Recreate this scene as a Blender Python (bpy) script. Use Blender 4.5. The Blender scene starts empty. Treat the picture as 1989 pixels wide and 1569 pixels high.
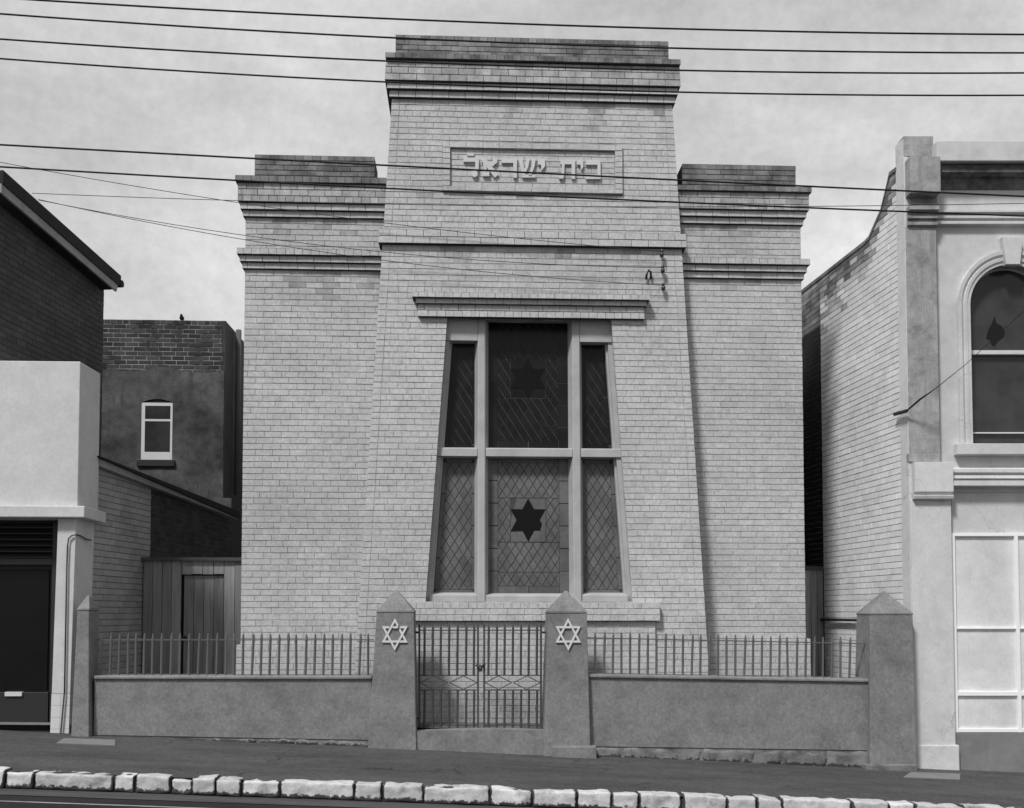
import bpy, bmesh, math, random
from mathutils import Vector, Matrix, noise

random.seed(7)
scene = bpy.context.scene
COL = scene.collection

# ------------------------------------------------------------------ camera
FPX, PW, PH = 2000.0, 1989.0, 1569.0
YAW, TILT, SHIFT = 0.045, 0.0444, 0.1591
CAM = Vector((0.0, 0.0, 1.73))
FWD = Vector((math.sin(YAW)*math.cos(TILT), math.cos(YAW)*math.cos(TILT), math.sin(TILT)))
RGT = Vector((math.cos(YAW), -math.sin(YAW), 0.0))
UPV = RGT.cross(FWD)
cam_d = bpy.data.cameras.new('camera')
cam_d.sensor_width = 36.0
cam_d.lens = 36.0*FPX/PW
cam_d.shift_y = SHIFT
cam_d.clip_start = 0.1
cam_d.clip_end = 2000
cam_o = bpy.data.objects.new('camera', cam_d)
cam_o.matrix_world = Matrix(((RGT.x, UPV.x, -FWD.x, CAM.x), (RGT.y, UPV.y, -FWD.y, CAM.y),
                             (RGT.z, UPV.z, -FWD.z, CAM.z), (0, 0, 0, 1)))
COL.objects.link(cam_o)
scene.camera = cam_o

# ------------------------------------------------------------------ sky, sun, exposure
SUN_TO = Vector((-0.72, -1.0, 1.55)).normalized()
world = bpy.data.worlds.new('World')
scene.world = world
world.use_nodes = True
nt = world.node_tree
nt.nodes.clear()
w_out = nt.nodes.new('ShaderNodeOutputWorld')
w_bg = nt.nodes.new('ShaderNodeBackground')
w_sky = nt.nodes.new('ShaderNodeTexSky')
w_sky.sky_type = 'NISHITA'
w_sky.sun_disc = False
w_sky.sun_elevation = math.asin(SUN_TO.z)
w_sky.sun_rotation = math.atan2(SUN_TO.x, SUN_TO.y) % (2*math.pi)
w_bw = nt.nodes.new('ShaderNodeRGBToBW')
w_tc = nt.nodes.new('ShaderNodeTexCoord')
w_map = nt.nodes.new('ShaderNodeMapping')
w_map.inputs['Scale'].default_value = (1.0, 1.0, 2.6)
w_map.inputs['Location'].default_value = (5.1, 4.4, 0.3)
w_n = nt.nodes.new('ShaderNodeTexNoise')
w_n.inputs['Scale'].default_value = 1.5
w_n.inputs['Detail'].default_value = 7
w_n.inputs['Roughness'].default_value = 0.58
w_n.inputs['Distortion'].default_value = 0.4
w_rmp = nt.nodes.new('ShaderNodeMapRange')
w_rmp.inputs['From Min'].default_value = 0.33
w_rmp.inputs['From Max'].default_value = 0.67
w_rmp.inputs['To Min'].default_value = 3.5
w_rmp.inputs['To Max'].default_value = 7.9
w_f = nt.nodes.new('ShaderNodeTexNoise')          # fine mottling of the cloud deck
w_f.inputs['Scale'].default_value = 95
w_f.inputs['Detail'].default_value = 5
w_f.inputs['Roughness'].default_value = 0.7
w_fr = nt.nodes.new('ShaderNodeMapRange')
w_fr.inputs['From Min'].default_value = 0.25
w_fr.inputs['From Max'].default_value = 0.75
w_fr.inputs['To Min'].default_value = 0.91
w_fr.inputs['To Max'].default_value = 1.09
w_mul = nt.nodes.new('ShaderNodeMath'); w_mul.operation = 'MULTIPLY'
nt.links.new(w_tc.outputs['Generated'], w_f.inputs['Vector'])
nt.links.new(w_f.outputs['Fac'], w_fr.inputs['Value'])
nt.links.new(w_rmp.outputs['Result'], w_mul.inputs[0])
nt.links.new(w_fr.outputs['Result'], w_mul.inputs[1])
w_mix = nt.nodes.new('ShaderNodeMix')
w_mix.data_type = 'FLOAT'
w_mix.inputs[0].default_value = 0.88
nt.links.new(w_tc.outputs['Generated'], w_map.inputs['Vector'])
nt.links.new(w_map.outputs['Vector'], w_n.inputs['Vector'])
nt.links.new(w_n.outputs['Fac'], w_rmp.inputs['Value'])
nt.links.new(w_sky.outputs['Color'], w_bw.inputs['Color'])
nt.links.new(w_bw.outputs['Val'], w_mix.inputs[2])
nt.links.new(w_mul.outputs[0], w_mix.inputs[3])
nt.links.new(w_mix.outputs[0], w_bg.inputs['Color'])
w_bg.inputs['Strength'].default_value = 0.1
nt.links.new(w_bg.outputs['Background'], w_out.inputs['Surface'])

sun_d = bpy.data.lights.new('sun', 'SUN')
sun_d.energy = 3.0
sun_d.angle = math.radians(9)
sun_d.color = (1.0, 1.0, 1.0)
sun_o = bpy.data.objects.new('sun', sun_d)
sun_o.rotation_euler = SUN_TO.to_track_quat('Z', 'Y').to_euler()
sun_o.location = (-10, -10, 20)
COL.objects.link(sun_o)

scene.view_settings.view_transform = 'Standard'
scene.view_settings.look = 'None'
scene.view_settings.exposure = 0.2
scene.view_settings.gamma = 1.0
scene.view_settings.use_curve_mapping = False
scene.render.engine = 'CYCLES'
scene.render.resolution_x = 1024
scene.render.resolution_y = 808

# ------------------------------------------------------------------ geometry helpers
Z = Vector((0, 0, 1))
def ray(px, py):
    return FWD + RGT*((px-(PW-0)/2)/FPX) - UPV*((py-(PH/2+SHIFT*PW))/FPX)

def hdir(px):
    """horizontal direction that vanishes at this column of the horizon"""
    d = ray(px, PH/2+SHIFT*PW); d.z = 0
    return d.normalized()

def project(p):
    d = p-CAM
    z = d.dot(FWD)
    return (PW/2+FPX*d.dot(RGT)/z, PH/2+SHIFT*PW-FPX*d.dot(UPV)/z, z)

class Fr:
    """a wall plane: s runs along u, z up, o outward along n; k leans it back with height"""
    def __init__(self, origin, u, flip=False, k=0.0):
        self.o = Vector((origin[0], origin[1], 0)); self.u = Vector(u).normalized()
        self.n = Vector((self.u.y, -self.u.x, 0))
        if flip: self.n = -self.n
        self.k = k
    def W(self, s, z, o=0.0):
        return self.o + self.u*s + Z*z + self.n*(o-self.k*z)
    def U(self, px, py, o=0.0):
        r = ray(px, py)
        a = r.dot(self.n)+self.k*r.z
        b = o-(CAM-self.o).dot(self.n)-self.k*CAM.z
        p = CAM+r*(b/a)
        return ((p-self.o).dot(self.u), p.z)
    def S(self, px, py, o=0.0): return self.U(px, py, o)[0]
    def H(self, px, py, o=0.0): return self.U(px, py, o)[1]

class MB:
    def __init__(self): self.v = []; self.f = []; self.tone = []
    def face(self, pts, tone=0.5):
        i = len(self.v); self.v += [Vector(p) for p in pts]
        self.f.append(tuple(range(i, i+len(pts)))); self.tone.append(tone)
    def hexa(self, p, tone=0.5):
        """8 points: 0-3 one face loop, 4-7 the opposite loop"""
        i = len(self.v); self.v += [Vector(q) for q in p]
        for q in ((0,1,2,3),(7,6,5,4),(0,4,5,1),(1,5,6,2),(2,6,7,3),(3,7,4,0)):
            self.f.append(tuple(i+j for j in q)); self.tone.append(tone)
    def prism(self, fr, poly, of, ob, tone=0.5):
        n = len(poly); i = len(self.v)
        self.v += [fr.W(s, z, of) for s, z in poly]+[fr.W(s, z, ob) for s, z in poly]
        self.f.append(tuple(range(i, i+n))); self.f.append(tuple(range(i+2*n-1, i+n-1, -1)))
        for j in range(n):
            a = (j+1) % n
            self.f.append((i+j, i+n+j, i+n+a, i+a))
        self.tone += [tone]*(n+2)
    def box(self, fr, s0, s1, z0, z1, of, ob, tone=0.5):
        self.prism(fr, [(s0,z0),(s1,z0),(s1,z1),(s0,z1)], of, ob, tone)
    def vprism(self, fr, prof, z0, z1, tone=0.5):
        n = len(prof); i = len(self.v)
        self.v += [fr.W(s, z0, o) for s, o in prof]+[fr.W(s, z1, o) for s, o in prof]
        self.f.append(tuple(range(i, i+n))); self.f.append(tuple(range(i+2*n-1, i+n-1, -1)))
        for j in range(n):
            a = (j+1) % n
            self.f.append((i+j, i+n+j, i+n+a, i+a))
        self.tone += [tone]*(n+2)
    def hprism(self, fr, prof, s0, s1, tone=0.5):
        """profile in (o, z) swept along s: mouldings"""
        n = len(prof); i = len(self.v)
        self.v += [fr.W(s0, z, o) for o, z in prof]+[fr.W(s1, z, o) for o, z in prof]
        self.f.append(tuple(range(i, i+n))); self.f.append(tuple(range(i+2*n-1, i+n-1, -1)))
        for j in range(n):
            a = (j+1) % n
            self.f.append((i+j, i+n+j, i+n+a, i+a))
        self.tone += [tone]*(n+2)
    def tube(self, pts, r, seg=6, taper=None):
        pts = [Vector(p) for p in pts]; rings = []
        for j, p in enumerate(pts):
            d = (pts[min(j+1, len(pts)-1)]-pts[max(j-1, 0)]).normalized()
            a = d.cross(Vector((0.13, 0.21, 1)) if abs(d.z) < 0.95 else Vector((1, 0.1, 0))).normalized()
            b = d.cross(a)
            rr = r if taper is None else taper[j]
            rings.append(len(self.v))
            for q in range(seg):
                t = 2*math.pi*q/seg
                self.v.append(p+a*(rr*math.cos(t))+b*(rr*math.sin(t)))
        for j in range(len(rings)-1):
            for q in range(seg):
                w = (q+1) % seg
                self.f.append((rings[j]+q, rings[j]+w, rings[j+1]+w, rings[j+1]+q)); self.tone.append(0.5)
        self.f.append(tuple(rings[0]+q for q in range(seg))); self.tone.append(0.5)
        self.f.append(tuple(rings[-1]+q for q in reversed(range(seg)))); self.tone.append(0.5)
    def build(self, name, m, parent=None, bevel=0.0, smooth=False, loc=None, recalc=True):
        off = base_of(parent) if parent is not None else Vector((0, 0, 0))
        if loc is not None: off = Vector(loc)
        me = bpy.data.meshes.new(name)
        me.from_pydata([tuple(v-off) for v in self.v], [], self.f)
        at = me.attributes.new('tone', 'FLOAT', 'FACE')
        at.data.foreach_set('value', self.tone)
        if recalc:
            bm = bmesh.new(); bm.from_mesh(me)
            bmesh.ops.recalc_face_normals(bm, faces=bm.faces)
            bm.to_mesh(me); bm.free()
        me.materials.append(M[m])
        if smooth:
            me.polygons.foreach_set('use_smooth', [True]*len(me.polygons))
        o = bpy.data.objects.new(name, me); COL.objects.link(o)
        if parent is not None:
            o.parent = parent
            if loc is not None: o.location = off-base_of(parent)
        elif loc is not None: o.location = off
        if bevel:
            b = o.modifiers.new('bevel', 'BEVEL'); b.width = bevel; b.segments = 2
            b.limit_method = 'ANGLE'; b.angle_limit = math.radians(35)
        return o

def base_of(o):
    p = Vector((0, 0, 0))
    while o is not None:
        p += o.location; o = o.parent
    return p

def thing(name, label, cat, loc=(0, 0, 0), group=None):
    o = bpy.data.objects.new(name, None); COL.objects.link(o)
    o.location = loc; o.empty_display_size = 0.2
    return tag(o, label, cat, group)

def tag(o, label, cat, group=None):
    o['label'] = label; o['category'] = cat
    if group: o['group'] = group
    return o

def struct(o): o['kind'] = 'structure'; return o

# ------------------------------------------------------------------ materials (black-and-white photograph: greys)
M = {}
def mat(name, base, dark=None, scale=1.5, amount=0.5, rough=0.85, grain=0.12, grain_scale=90, bump=0.25,
        tone=0.0, streak=0.0, stretch=(1, 1, 1), spec=0.25, lo=0.42, hi=0.68, bscale=120, bdist=0.004, metal=0.0, blotch=0.0, crack=0.0, crack_scale=0.9, wear=None):
    dark = base*0.6 if dark is None else dark
    m = bpy.data.materials.new(name); m.use_nodes = True
    n = m.node_tree; N = n.nodes; L = n.links; N.clear()
    out = N.new('ShaderNodeOutputMaterial'); bs = N.new('ShaderNodeBsdfPrincipled')
    L.new(bs.outputs[0], out.inputs[0])
    bs.inputs['Roughness'].default_value = rough
    bs.inputs['Specular IOR Level'].default_value = spec
    bs.inputs['Metallic'].default_value = metal
    g = N.new('ShaderNodeNewGeometry'); mp = N.new('ShaderNodeMapping')
    mp.inputs['Scale'].default_value = stretch
    L.new(g.outputs['Position'], mp.inputs['Vector'])
    def ntex(sc, det, vec, r=0.6):
        t = N.new('ShaderNodeTexNoise'); t.inputs['Scale'].default_value = sc
        t.inputs['Detail'].default_value = det; t.inputs['Roughness'].default_value = r
        L.new(vec, t.inputs['Vector']); return t.outputs['Fac']
    def mrange(v, a, b, c, d):
        r = N.new('ShaderNodeMapRange'); r.inputs[1].default_value = a; r.inputs[2].default_value = b
        r.inputs[3].default_value = c; r.inputs[4].default_value = d; L.new(v, r.inputs[0]); return r.outputs[0]
    def math2(op, a, b):
        q = N.new('ShaderNodeMath'); q.operation = op
        for i, x in enumerate((a, b)):
            if isinstance(x, (int, float)): q.inputs[i].default_value = x
            else: L.new(x, q.inputs[i])
        return q.outputs[0]
    f1 = mrange(ntex(scale, 6, mp.outputs['Vector'], 0.65), lo, hi, 0, amount)
    if streak:
        m2 = N.new('ShaderNodeMapping'); m2.inputs['Scale'].default_value = (5.0, 5.0, 0.35)
        L.new(g.outputs['Position'], m2.inputs['Vector'])
        f2 = mrange(ntex(1.6, 5, m2.outputs['Vector'], 0.7), 0.5, 0.78, 0, streak)
        f1 = math2('MAXIMUM', f1, f2)
    mx = N.new('ShaderNodeMix'); mx.data_type = 'FLOAT'
    mx.inputs[2].default_value = base; mx.inputs[3].default_value = dark
    L.new(f1, mx.inputs[0])
    v = mx.outputs[0]
    if grain:
        v = math2('MULTIPLY', v, mrange(ntex(grain_scale, 3, g.outputs['Position'], 0.7), 0.25, 0.75, 1-grain, 1+grain))
    if blotch:
        v = math2('MULTIPLY', v, mrange(ntex(7.0, 5, g.outputs['Position'], 0.7), 0.3, 0.7, 1-blotch, 1+blotch))
    if crack:
        nd = N.new('ShaderNodeTexNoise'); nd.inputs['Scale'].default_value = 2.2; nd.inputs['Detail'].default_value = 6
        L.new(g.outputs['Position'], nd.inputs['Vector'])
        ad = N.new('ShaderNodeVectorMath'); ad.operation = 'MULTIPLY_ADD'
        ad.inputs[1].default_value = (0.9, 0.9, 0.9)
        L.new(nd.outputs['Color'], ad.inputs[0]); L.new(g.outputs['Position'], ad.inputs[2])
        vo = N.new('ShaderNodeTexVoronoi'); vo.feature = 'DISTANCE_TO_EDGE'; vo.inputs['Scale'].default_value = crack_scale
        L.new(ad.outputs[0], vo.inputs['Vector'])
        ln = mrange(vo.outputs['Distance'], 0.002, 0.009, 1, 0)
        mk = mrange(ntex(0.8, 2, g.outputs['Position']), 0.46, 0.58, 0, 1)
        v = math2('MULTIPLY', v, mrange(math2('MULTIPLY', ln, mk), 0, 1, 1, 1-crack))
    if tone:
        at = N.new('ShaderNodeAttribute'); at.attribute_name = 'tone'
        v = math2('MULTIPLY', v, mrange(at.outputs['Fac'], 0, 1, 1-tone, 1+tone))
    if wear is not None:                     # paint lost where the 'wear' attribute and a ragged noise agree
        wa = N.new('ShaderNodeAttribute'); wa.attribute_name = 'wear'
        ws = math2('ADD', wa.outputs['Fac'], mrange(ntex(16, 6, g.outputs['Position'], 0.7), 0.25, 0.75, -0.45, 0.45))
        wm = N.new('ShaderNodeMix'); wm.data_type = 'FLOAT'
        L.new(mrange(ws, 0.46, 0.60, 0, 1), wm.inputs[0]); L.new(v, wm.inputs[2]); wm.inputs[3].default_value = wear
        v = wm.outputs[0]
    L.new(v, bs.inputs['Base Color'])
    if bump:
        bp = N.new('ShaderNodeBump'); bp.inputs['Strength'].default_value = bump
        bp.inputs['Distance'].default_value = bdist
        L.new(ntex(bscale, 4, g.outputs['Position'], 0.65), bp.inputs['Height'])
        L.new(bp.outputs[0], bs.inputs['Normal'])
    M[name] = m
    return m

mat('painted_brick', 0.48, 0.35, scale=0.8, amount=0.75, tone=0.045, grain=0.17, grain_scale=28, streak=0.6, blotch=0.10, bump=0.5, bscale=60, bdist=0.004, rough=0.75)
mat('weathered_brick', 0.40, 0.16, scale=2.0, amount=0.7, tone=0.16, streak=0.95, grain=0.12, grain_scale=28, blotch=0.15, bump=0.5, bscale=60)
mat('painted_joint', 0.44, 0.22, scale=3.4, amount=0.95, lo=0.4, hi=0.62, grain=0.1, rough=0.9)
mat('stained_brick', 0.25, 0.07, scale=3.2, amount=0.9, tone=0.25, streak=0.7, grain=0.12, lo=0.36, hi=0.66, bump=0.5, bscale=60)
mat('stained_joint', 0.07, 0.04, scale=3, amount=0.8, grain=0.12)
mat('cement_frame', 0.40, 0.27, scale=2.5, amount=0.6, grain=0.08, streak=0.25)
mat('letter_cement', 0.56, 0.46, scale=4, amount=0.5, grain=0.05)
mat('lead', 0.045, 0.03, rough=0.6, grain=0.1, spec=0.4)
mat('leaded_glass', 0.012, 0.006, scale=2.0, amount=1.0, rough=0.22, grain=0.0, tone=0.3, bump=0.12, bscale=25, bdist=0.002, spec=0.2)
mat('pale_glass', 0.125, 0.065, scale=1.6, amount=0.9, rough=0.4, grain=0.2, grain_scale=25, tone=0.10, bump=0.2, bscale=40, bdist=0.003, spec=0.3)  # lower panes, paler base colour than the upper ones
mat('star_glass', 0.008, 0.006, rough=0.3, grain=0, spec=0.1, bump=0.1)
mat('dark_glass', 0.045, 0.020, scale=2.5, amount=0.9, rough=0.12, grain=0.1, grain_scale=20, bump=0.04, bscale=3, bdist=0.01, spec=0.4)
mat('cement_render', 0.215, 0.14, blotch=0.10, crack=0.12, crack_scale=0.7, scale=2.6, amount=0.8, grain=0.24, grain_scale=24, streak=0.4, bump=0.45, bscale=150, bdist=0.004, rough=0.92)
mat('plinth_stone', 0.20, 0.07, wear=0.045, scale=4.0, amount=0.9, grain=0.2, bump=0.7, bscale=30, bdist=0.015)
mat('star_paint', 0.62, 0.5, grain=0.05)
mat('iron', 0.11, 0.07, rough=0.6, grain=0.15, spec=0.4, bump=0.2)
mat('iron_gate', 0.06, 0.04, rough=0.6, grain=0.15, spec=0.4, bump=0.2)
mat('iron_dark', 0.03, 0.02, rough=0.55, spec=0.4)
mat('asphalt_path', 0.076, 0.044, blotch=0.18, crack=0.6, crack_scale=0.5, scale=1.3, amount=0.9, grain=0.45, grain_scale=36, stretch=(0.35, 1.4, 1), rough=0.9, bump=0.5, bscale=90, bdist=0.006)
mat('asphalt_road', 0.017, 0.010, blotch=0.2, scale=1.5, amount=0.8, grain=0.25, grain_scale=70, stretch=(0.3, 1.5, 1), rough=0.8, bump=0.5, bscale=90)
mat('gutter_cement', 0.07, 0.04, scale=3, amount=0.8, grain=0.2, stretch=(0.4, 2, 1))
mat('road_paint', 0.3, 0.15, scale=6, amount=0.8)
mat('slab', 0.19, 0.14, scale=4, amount=0.6, grain=0.15)
mat('soil', 0.08, 0.05)
mat('forecourt', 0.17, 0.10, scale=3, amount=0.8, grain=0.2)
mat('kerb_whitewash', 0.50, 0.20, wear=0.05, scale=4.5, amount=0.95, lo=0.53, hi=0.72, grain=0.14, grain_scale=30, tone=0.14, blotch=0.16, bump=0.5, bscale=40, bdist=0.008)
mat('kerb_bare', 0.15, 0.06, scale=6, amount=0.9, grain=0.2, bump=0.6, bscale=22, bdist=0.02)
mat('door_dark', 0.010, 0.006, rough=0.2, spec=0.12, grain=0)
mat('kerb_bed', 0.075, 0.04, grain=0.3, grain_scale=40)
mat('r_brick', 0.72, 0.55, scale=1.3, amount=0.7, tone=0.07, blotch=0.08, streak=0.3, grain=0.08, bump=0.5, bscale=60)
mat('r_joint', 0.38, 0.14, scale=3.0, amount=0.9, grain=0.12)
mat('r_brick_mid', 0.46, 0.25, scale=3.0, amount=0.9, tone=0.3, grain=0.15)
mat('ledge_shade', 0.05, 0.03, scale=5)  # near-black ledge and lintel backing: shadow lines painted into the colour
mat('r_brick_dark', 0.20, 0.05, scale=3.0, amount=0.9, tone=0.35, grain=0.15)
mat('tar', 0.012, 0.008, rough=0.8)
mat('r_render', 0.57, 0.42, blotch=0.07, scale=1.6, amount=0.7, grain=0.06, streak=0.35, bump=0.3)
mat('r_render_worn', 0.36, 0.13, scale=3.2, amount=0.8, grain=0.12, grain_scale=30, blotch=0.12, streak=0.9, bump=0.3)
mat('r_cornice', 0.20, 0.04, scale=4.5, amount=0.9, grain=0.1, streak=0.8)  # colour darkened to deepen the shade under the parapet
mat('r_smooth', 0.60, 0.44, scale=1.2, amount=0.7, grain=0.08, grain_scale=30, streak=0.3, blotch=0.06, crack=0.25)
mat('shop_white', 0.86, 0.78, scale=2, amount=0.5, grain=0.03, rough=0.6)
mat('whited_glass', 0.74, 0.54, scale=0.9, amount=0.9, blotch=0.05, grain=0.08, grain_scale=30, streak=0.2, rough=0.3, spec=0.5)
mat('stallriser', 0.21, 0.15, scale=2, amount=0.8, blotch=0.1, streak=0.4, grain=0.1)
mat('l_white', 0.57, 0.46, scale=1.4, amount=0.7, grain=0.08, grain_scale=26, blotch=0.05, streak=0.25)
mat('l_tile', 0.60, 0.54, scale=1.2, amount=0.5, grain=0.04, rough=0.4)
mat('l_brick', 0.07, 0.045, scale=2.0, amount=0.8, tone=0.16, grain=0.15)
mat('l_joint', 0.05, 0.03)
mat('l_painted', 0.34, 0.25, scale=1.4, amount=0.8, tone=0.12, grain=0.1)
mat('l_painted_joint', 0.15, 0.08, scale=2, amount=0.8)
mat('l_dark_brick', 0.05, 0.025, scale=2.0, amount=0.8, tone=0.3, grain=0.15)
mat('roof_slate', 0.022, 0.012, scale=3, amount=0.7, grain=0.15)
mat('barge_board', 0.30, 0.2, scale=3, amount=0.7)
mat('shop_dark', 0.022, 0.015, rough=0.5, grain=0.1, spec=0.4)
mat('b_brick', 0.05, 0.022, scale=2.2, amount=0.9, tone=0.45, grain=0.2)
mat('b_mortar', 0.36, 0.05, scale=2.4, amount=1.0, lo=0.42, hi=0.6, grain=0.2)
mat('b_render', 0.105, 0.015, blotch=0.3, scale=1.1, amount=0.95, lo=0.34, hi=0.66, grain=0.2, streak=0.85, bump=0.5, bscale=25, bdist=0.01)
mat('white_timber', 0.60, 0.50, scale=4, amount=0.5, grain=0.05)
mat('grey_timber', 0.27, 0.17, scale=3, amount=0.8, stretch=(6, 6, 0.5), grain=0.15, tone=0.2)
mat('rail_timber', 0.08, 0.05, stretch=(0.5, 6, 6), grain=0.15)
mat('pipe_grey', 0.10, 0.06, grain=0.1)
mat('wire', 0.012, 0.01, rough=0.7)
mat('wire_thin', 0.05, 0.04, rough=0.7)
mat('porcelain', 0.05, 0.03, rough=0.3, spec=0.5)
mat('feather', 0.02, 0.012)
mat('interior', 0.01, 0.008)

# ------------------------------------------------------------------ brickwork
BH, BL = 0.086, 0.238
def courses(z0, z1, h=BH):
    n = max(1, round((z1-z0)/h))
    return [z0+(z1-z0)*i/n for i in range(n+1)]

def lay(zs, left, right, holes=(), bl=BL, headers=(), phase=0.0, seed=0):
    rnd = random.Random(seed)
    out = []
    for r in range(len(zs)-1):
        z0, z1 = zs[r], zs[r+1]; zm = (z0+z1)/2
        iv = [(left, right)]
        for (lo, hi, lf, rf) in holes:
            if lo < zm < hi:
                nv = []
                for a, b in iv: nv += [(a, lf), (rf, b)]
                iv = nv
        step = bl/2 if (r in headers) else bl
        ph = phase+(0.25*bl if r in headers else (r % 2)*bl/2)+rnd.uniform(-0.02, 0.02)
        if rnd.random() < 0.18: ph += rnd.uniform(-0.06, 0.06)
        for a, b in iv:
            a0, a1, b0, b1 = a(z0), a(z1), b(z0), b(z1)
            if min(b0-a0, b1-a1) < 0.03: continue
            mn, mx = max(a0, a1), min(b0, b1)
            js = []
            k = math.floor((mn-ph)/step)
            while True:
                x = ph+k*step; k += 1
                if x >= mx-0.055: break
                if x > mn+0.055: js.append(x+rnd.uniform(-0.004, 0.004))
            edges = [(a0, a1)]+[(x, x) for x in js]+[(b0, b1)]
            for (p0, p1), (q0, q1) in zip(edges, edges[1:]):
                out.append((p0, q0, q1, p1, z0, z1))
    return out

class Bricks:
    """gathers bricks of one building; the largest in view become objects, the rest one joined part"""
    J, CH, D, VJ = 0.0065, 0.003, 0.007, 0.6
    def __init__(self): self.items = []; self.rj = random.Random(3)
    def add(self, fr, quads, m, o=0.0, rnd=random):
        for q in quads:
            self.items.append((fr, q, m, o+rnd.uniform(-0.002, 0.002), rnd.random()))
    def corners(self, q, j):
        p0, q0, q1, p1, z0, z1 = q
        k = j*self.VJ
        return [(p0+k, z0+j), (q0-k, z0+j), (q1-k, z1-j), (p1+k, z1-j)]
    def finish(self, root, limit=300, ok=lambda px, py: True, name='brick'):
        cand = []
        for i, (fr, q, m, o, t) in enumerate(self.items):
            p0, q0, q1, p1, z0, z1 = q
            if abs(p0-p1) > 1e-4 or abs(q0-q1) > 1e-4: continue
            c = project(fr.W((p0+q0)/2, (z0+z1)/2, o))
            if not (4 < c[0] < PW-4 and 4 < c[1] < PH-4 and ok(c[0], c[1])): continue
            a = project(fr.W(p0, (z0+z1)/2, o)); b = project(fr.W(q0, (z0+z1)/2, o))
            cand.append((abs(a[0]-b[0])*(z1-z0)/c[2], i))
        cand.sort(reverse=True)
        single = set(i for _, i in cand[:limit])
        cache = {}
        joined = {}
        base = base_of(root)
        for i, (fr, q, m, o, t) in enumerate(self.items):
            if i in single:
                w = round(q[1]-q[0], 3); h = round(q[5]-q[4], 3); tb = int(t*6)
                key = (w, h, tb, m)
                if key not in cache:
                    b = MB()
                    f = [(-w/2+self.J/2*self.VJ+self.CH, 0, -h/2+self.J/2+self.CH), (w/2-self.J/2*self.VJ-self.CH, 0, -h/2+self.J/2+self.CH),
                         (w/2-self.J/2*self.VJ-self.CH, 0, h/2-self.J/2-self.CH), (-w/2+self.J/2*self.VJ+self.CH, 0, h/2-self.J/2-self.CH)]
                    k = [(-w/2+self.J/2*self.VJ, self.D+.002, -h/2+self.J/2), (w/2-self.J/2*self.VJ, self.D+.002, -h/2+self.J/2),
                         (w/2-self.J/2*self.VJ, self.D+.002, h/2-self.J/2), (-w/2+self.J/2*self.VJ, self.D+.002, h/2-self.J/2)]
                    b.hexa(f+k, (tb+0.5)/6)
                    me = bpy.data.meshes.new(name)
                    me.from_pydata([tuple(v) for v in b.v], [], b.f)
                    me.attributes.new('tone', 'FLOAT', 'FACE').data.foreach_set('value', b.tone)
                    me.materials.append(M[m]); cache[key] = me
                ob = bpy.data.objects.new(name, cache[key]); COL.objects.link(ob)
                ob.parent = root
                zc = (q[4]+q[5])/2
                u, y = fr.u, -fr.n
                ob.location = fr.W((q[0]+q[1])/2, zc, o)-base
                R = Matrix((u, y, u.cross(y))).transposed()
                if u.cross(y).z < 0: R = Matrix((-u, y, Z)).transposed()
                e = (R @ Matrix.Rotation(-math.atan(fr.k), 3, 'X')).to_euler()
                ob.rotation_euler = e
            else:
                b = joined.setdefault(m, MB())
                c = self.corners(q, self.J/2+self.CH); d = self.corners(q, self.J/2)
                rj = self.rj.uniform
                c = [(s+rj(-.0025, .0025), z+rj(-.002, .002)) for s, z in c]
                pts = [fr.W(s, z, o) for s, z in c]+[fr.W(s, z, o-self.D-.002) for s, z in d]
                j = len(b.v); b.v += pts
                for f in ((0, 1, 2, 3), (0, 4, 5, 1), (1, 5, 6, 2), (2, 6, 7, 3), (3, 7, 4, 0)):
                    b.f.append(tuple(j+x for x in f)); b.tone.append(t)
        for m, b in joined.items():
            o = b.build('brickwork', m, root)
            o['kind'] = 'stuff'

def line(fr, a, b, o=0.0):
    """s as a linear function of z through two pixels of the plane"""
    s0, z0 = fr.U(a[0], a[1], o); s1, z1 = fr.U(b[0], b[1], o)
    return lambda z: s0+(s1-s0)*(z-z0)/(z1-z0)
def const(x): return lambda z: x

# ------------------------------------------------------------------ the setting: ground, footpath, kerb, road
YK, YF = 10.6, 13.2
def gf(x): return -0.042-0.0468*x
def gk(x): return -0.062-0.0445*x
def ground(x, y):
    t = (y-YK)/(YF-YK)
    xx = max(-14, min(14, x))
    return gk(xx)*(1-t)+gf(xx)*t if y > YK else gk(xx)-0.15+0.02*(y-YK)*-1.0*0
def sheet(name, m, xs, ys, zf, parent=None):
    b = MB()
    for i in range(len(xs)-1):
        for j in range(len(ys)-1):
            q = [(xs[i], ys[j]), (xs[i+1], ys[j]), (xs[i+1], ys[j+1]), (xs[i], ys[j+1])]
            b.face([(x, y, zf(x, y)) for x, y in q])
    me_o = b.build(name, m, parent, recalc=False)
    bm = bmesh.new(); bm.from_mesh(me_o.data)
    bmesh.ops.remove_doubles(bm, verts=bm.verts, dist=1e-5)
    bm.to_mesh(me_o.data); bm.free()
    me_o.data.polygons.foreach_set('use_smooth', [True]*len(me_o.data.polygons))
    return me_o
def wob(x, y, a=0.012, f=0.7): return a*noise.noise(Vector((x*f, y*f, 3.3)))
xs = [-14+28*i/80 for i in range(81)]
xs = [-60, -30]+xs+[30, 60]
struct(sheet('ground', 'soil', [-300, -60, -14, 14, 60, 300], [-200, -40, 0, 40, 300], lambda x, y: -0.9-0.0468*max(-14, min(14, x))))
struct(sheet('footpath', 'asphalt_path', xs, [YK+0.02+i*0.26 for i in range(12)], lambda x, y: ground(x, y)+wob(x, y)*(1 if y > YK+0.3 else 0.2)))
struct(sheet('gutter', 'gutter_cement', xs, [YK-0.36, YK-0.2, YK+0.1], lambda x, y: gk(max(-14, min(14, x)))-0.165+0.004))
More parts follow.
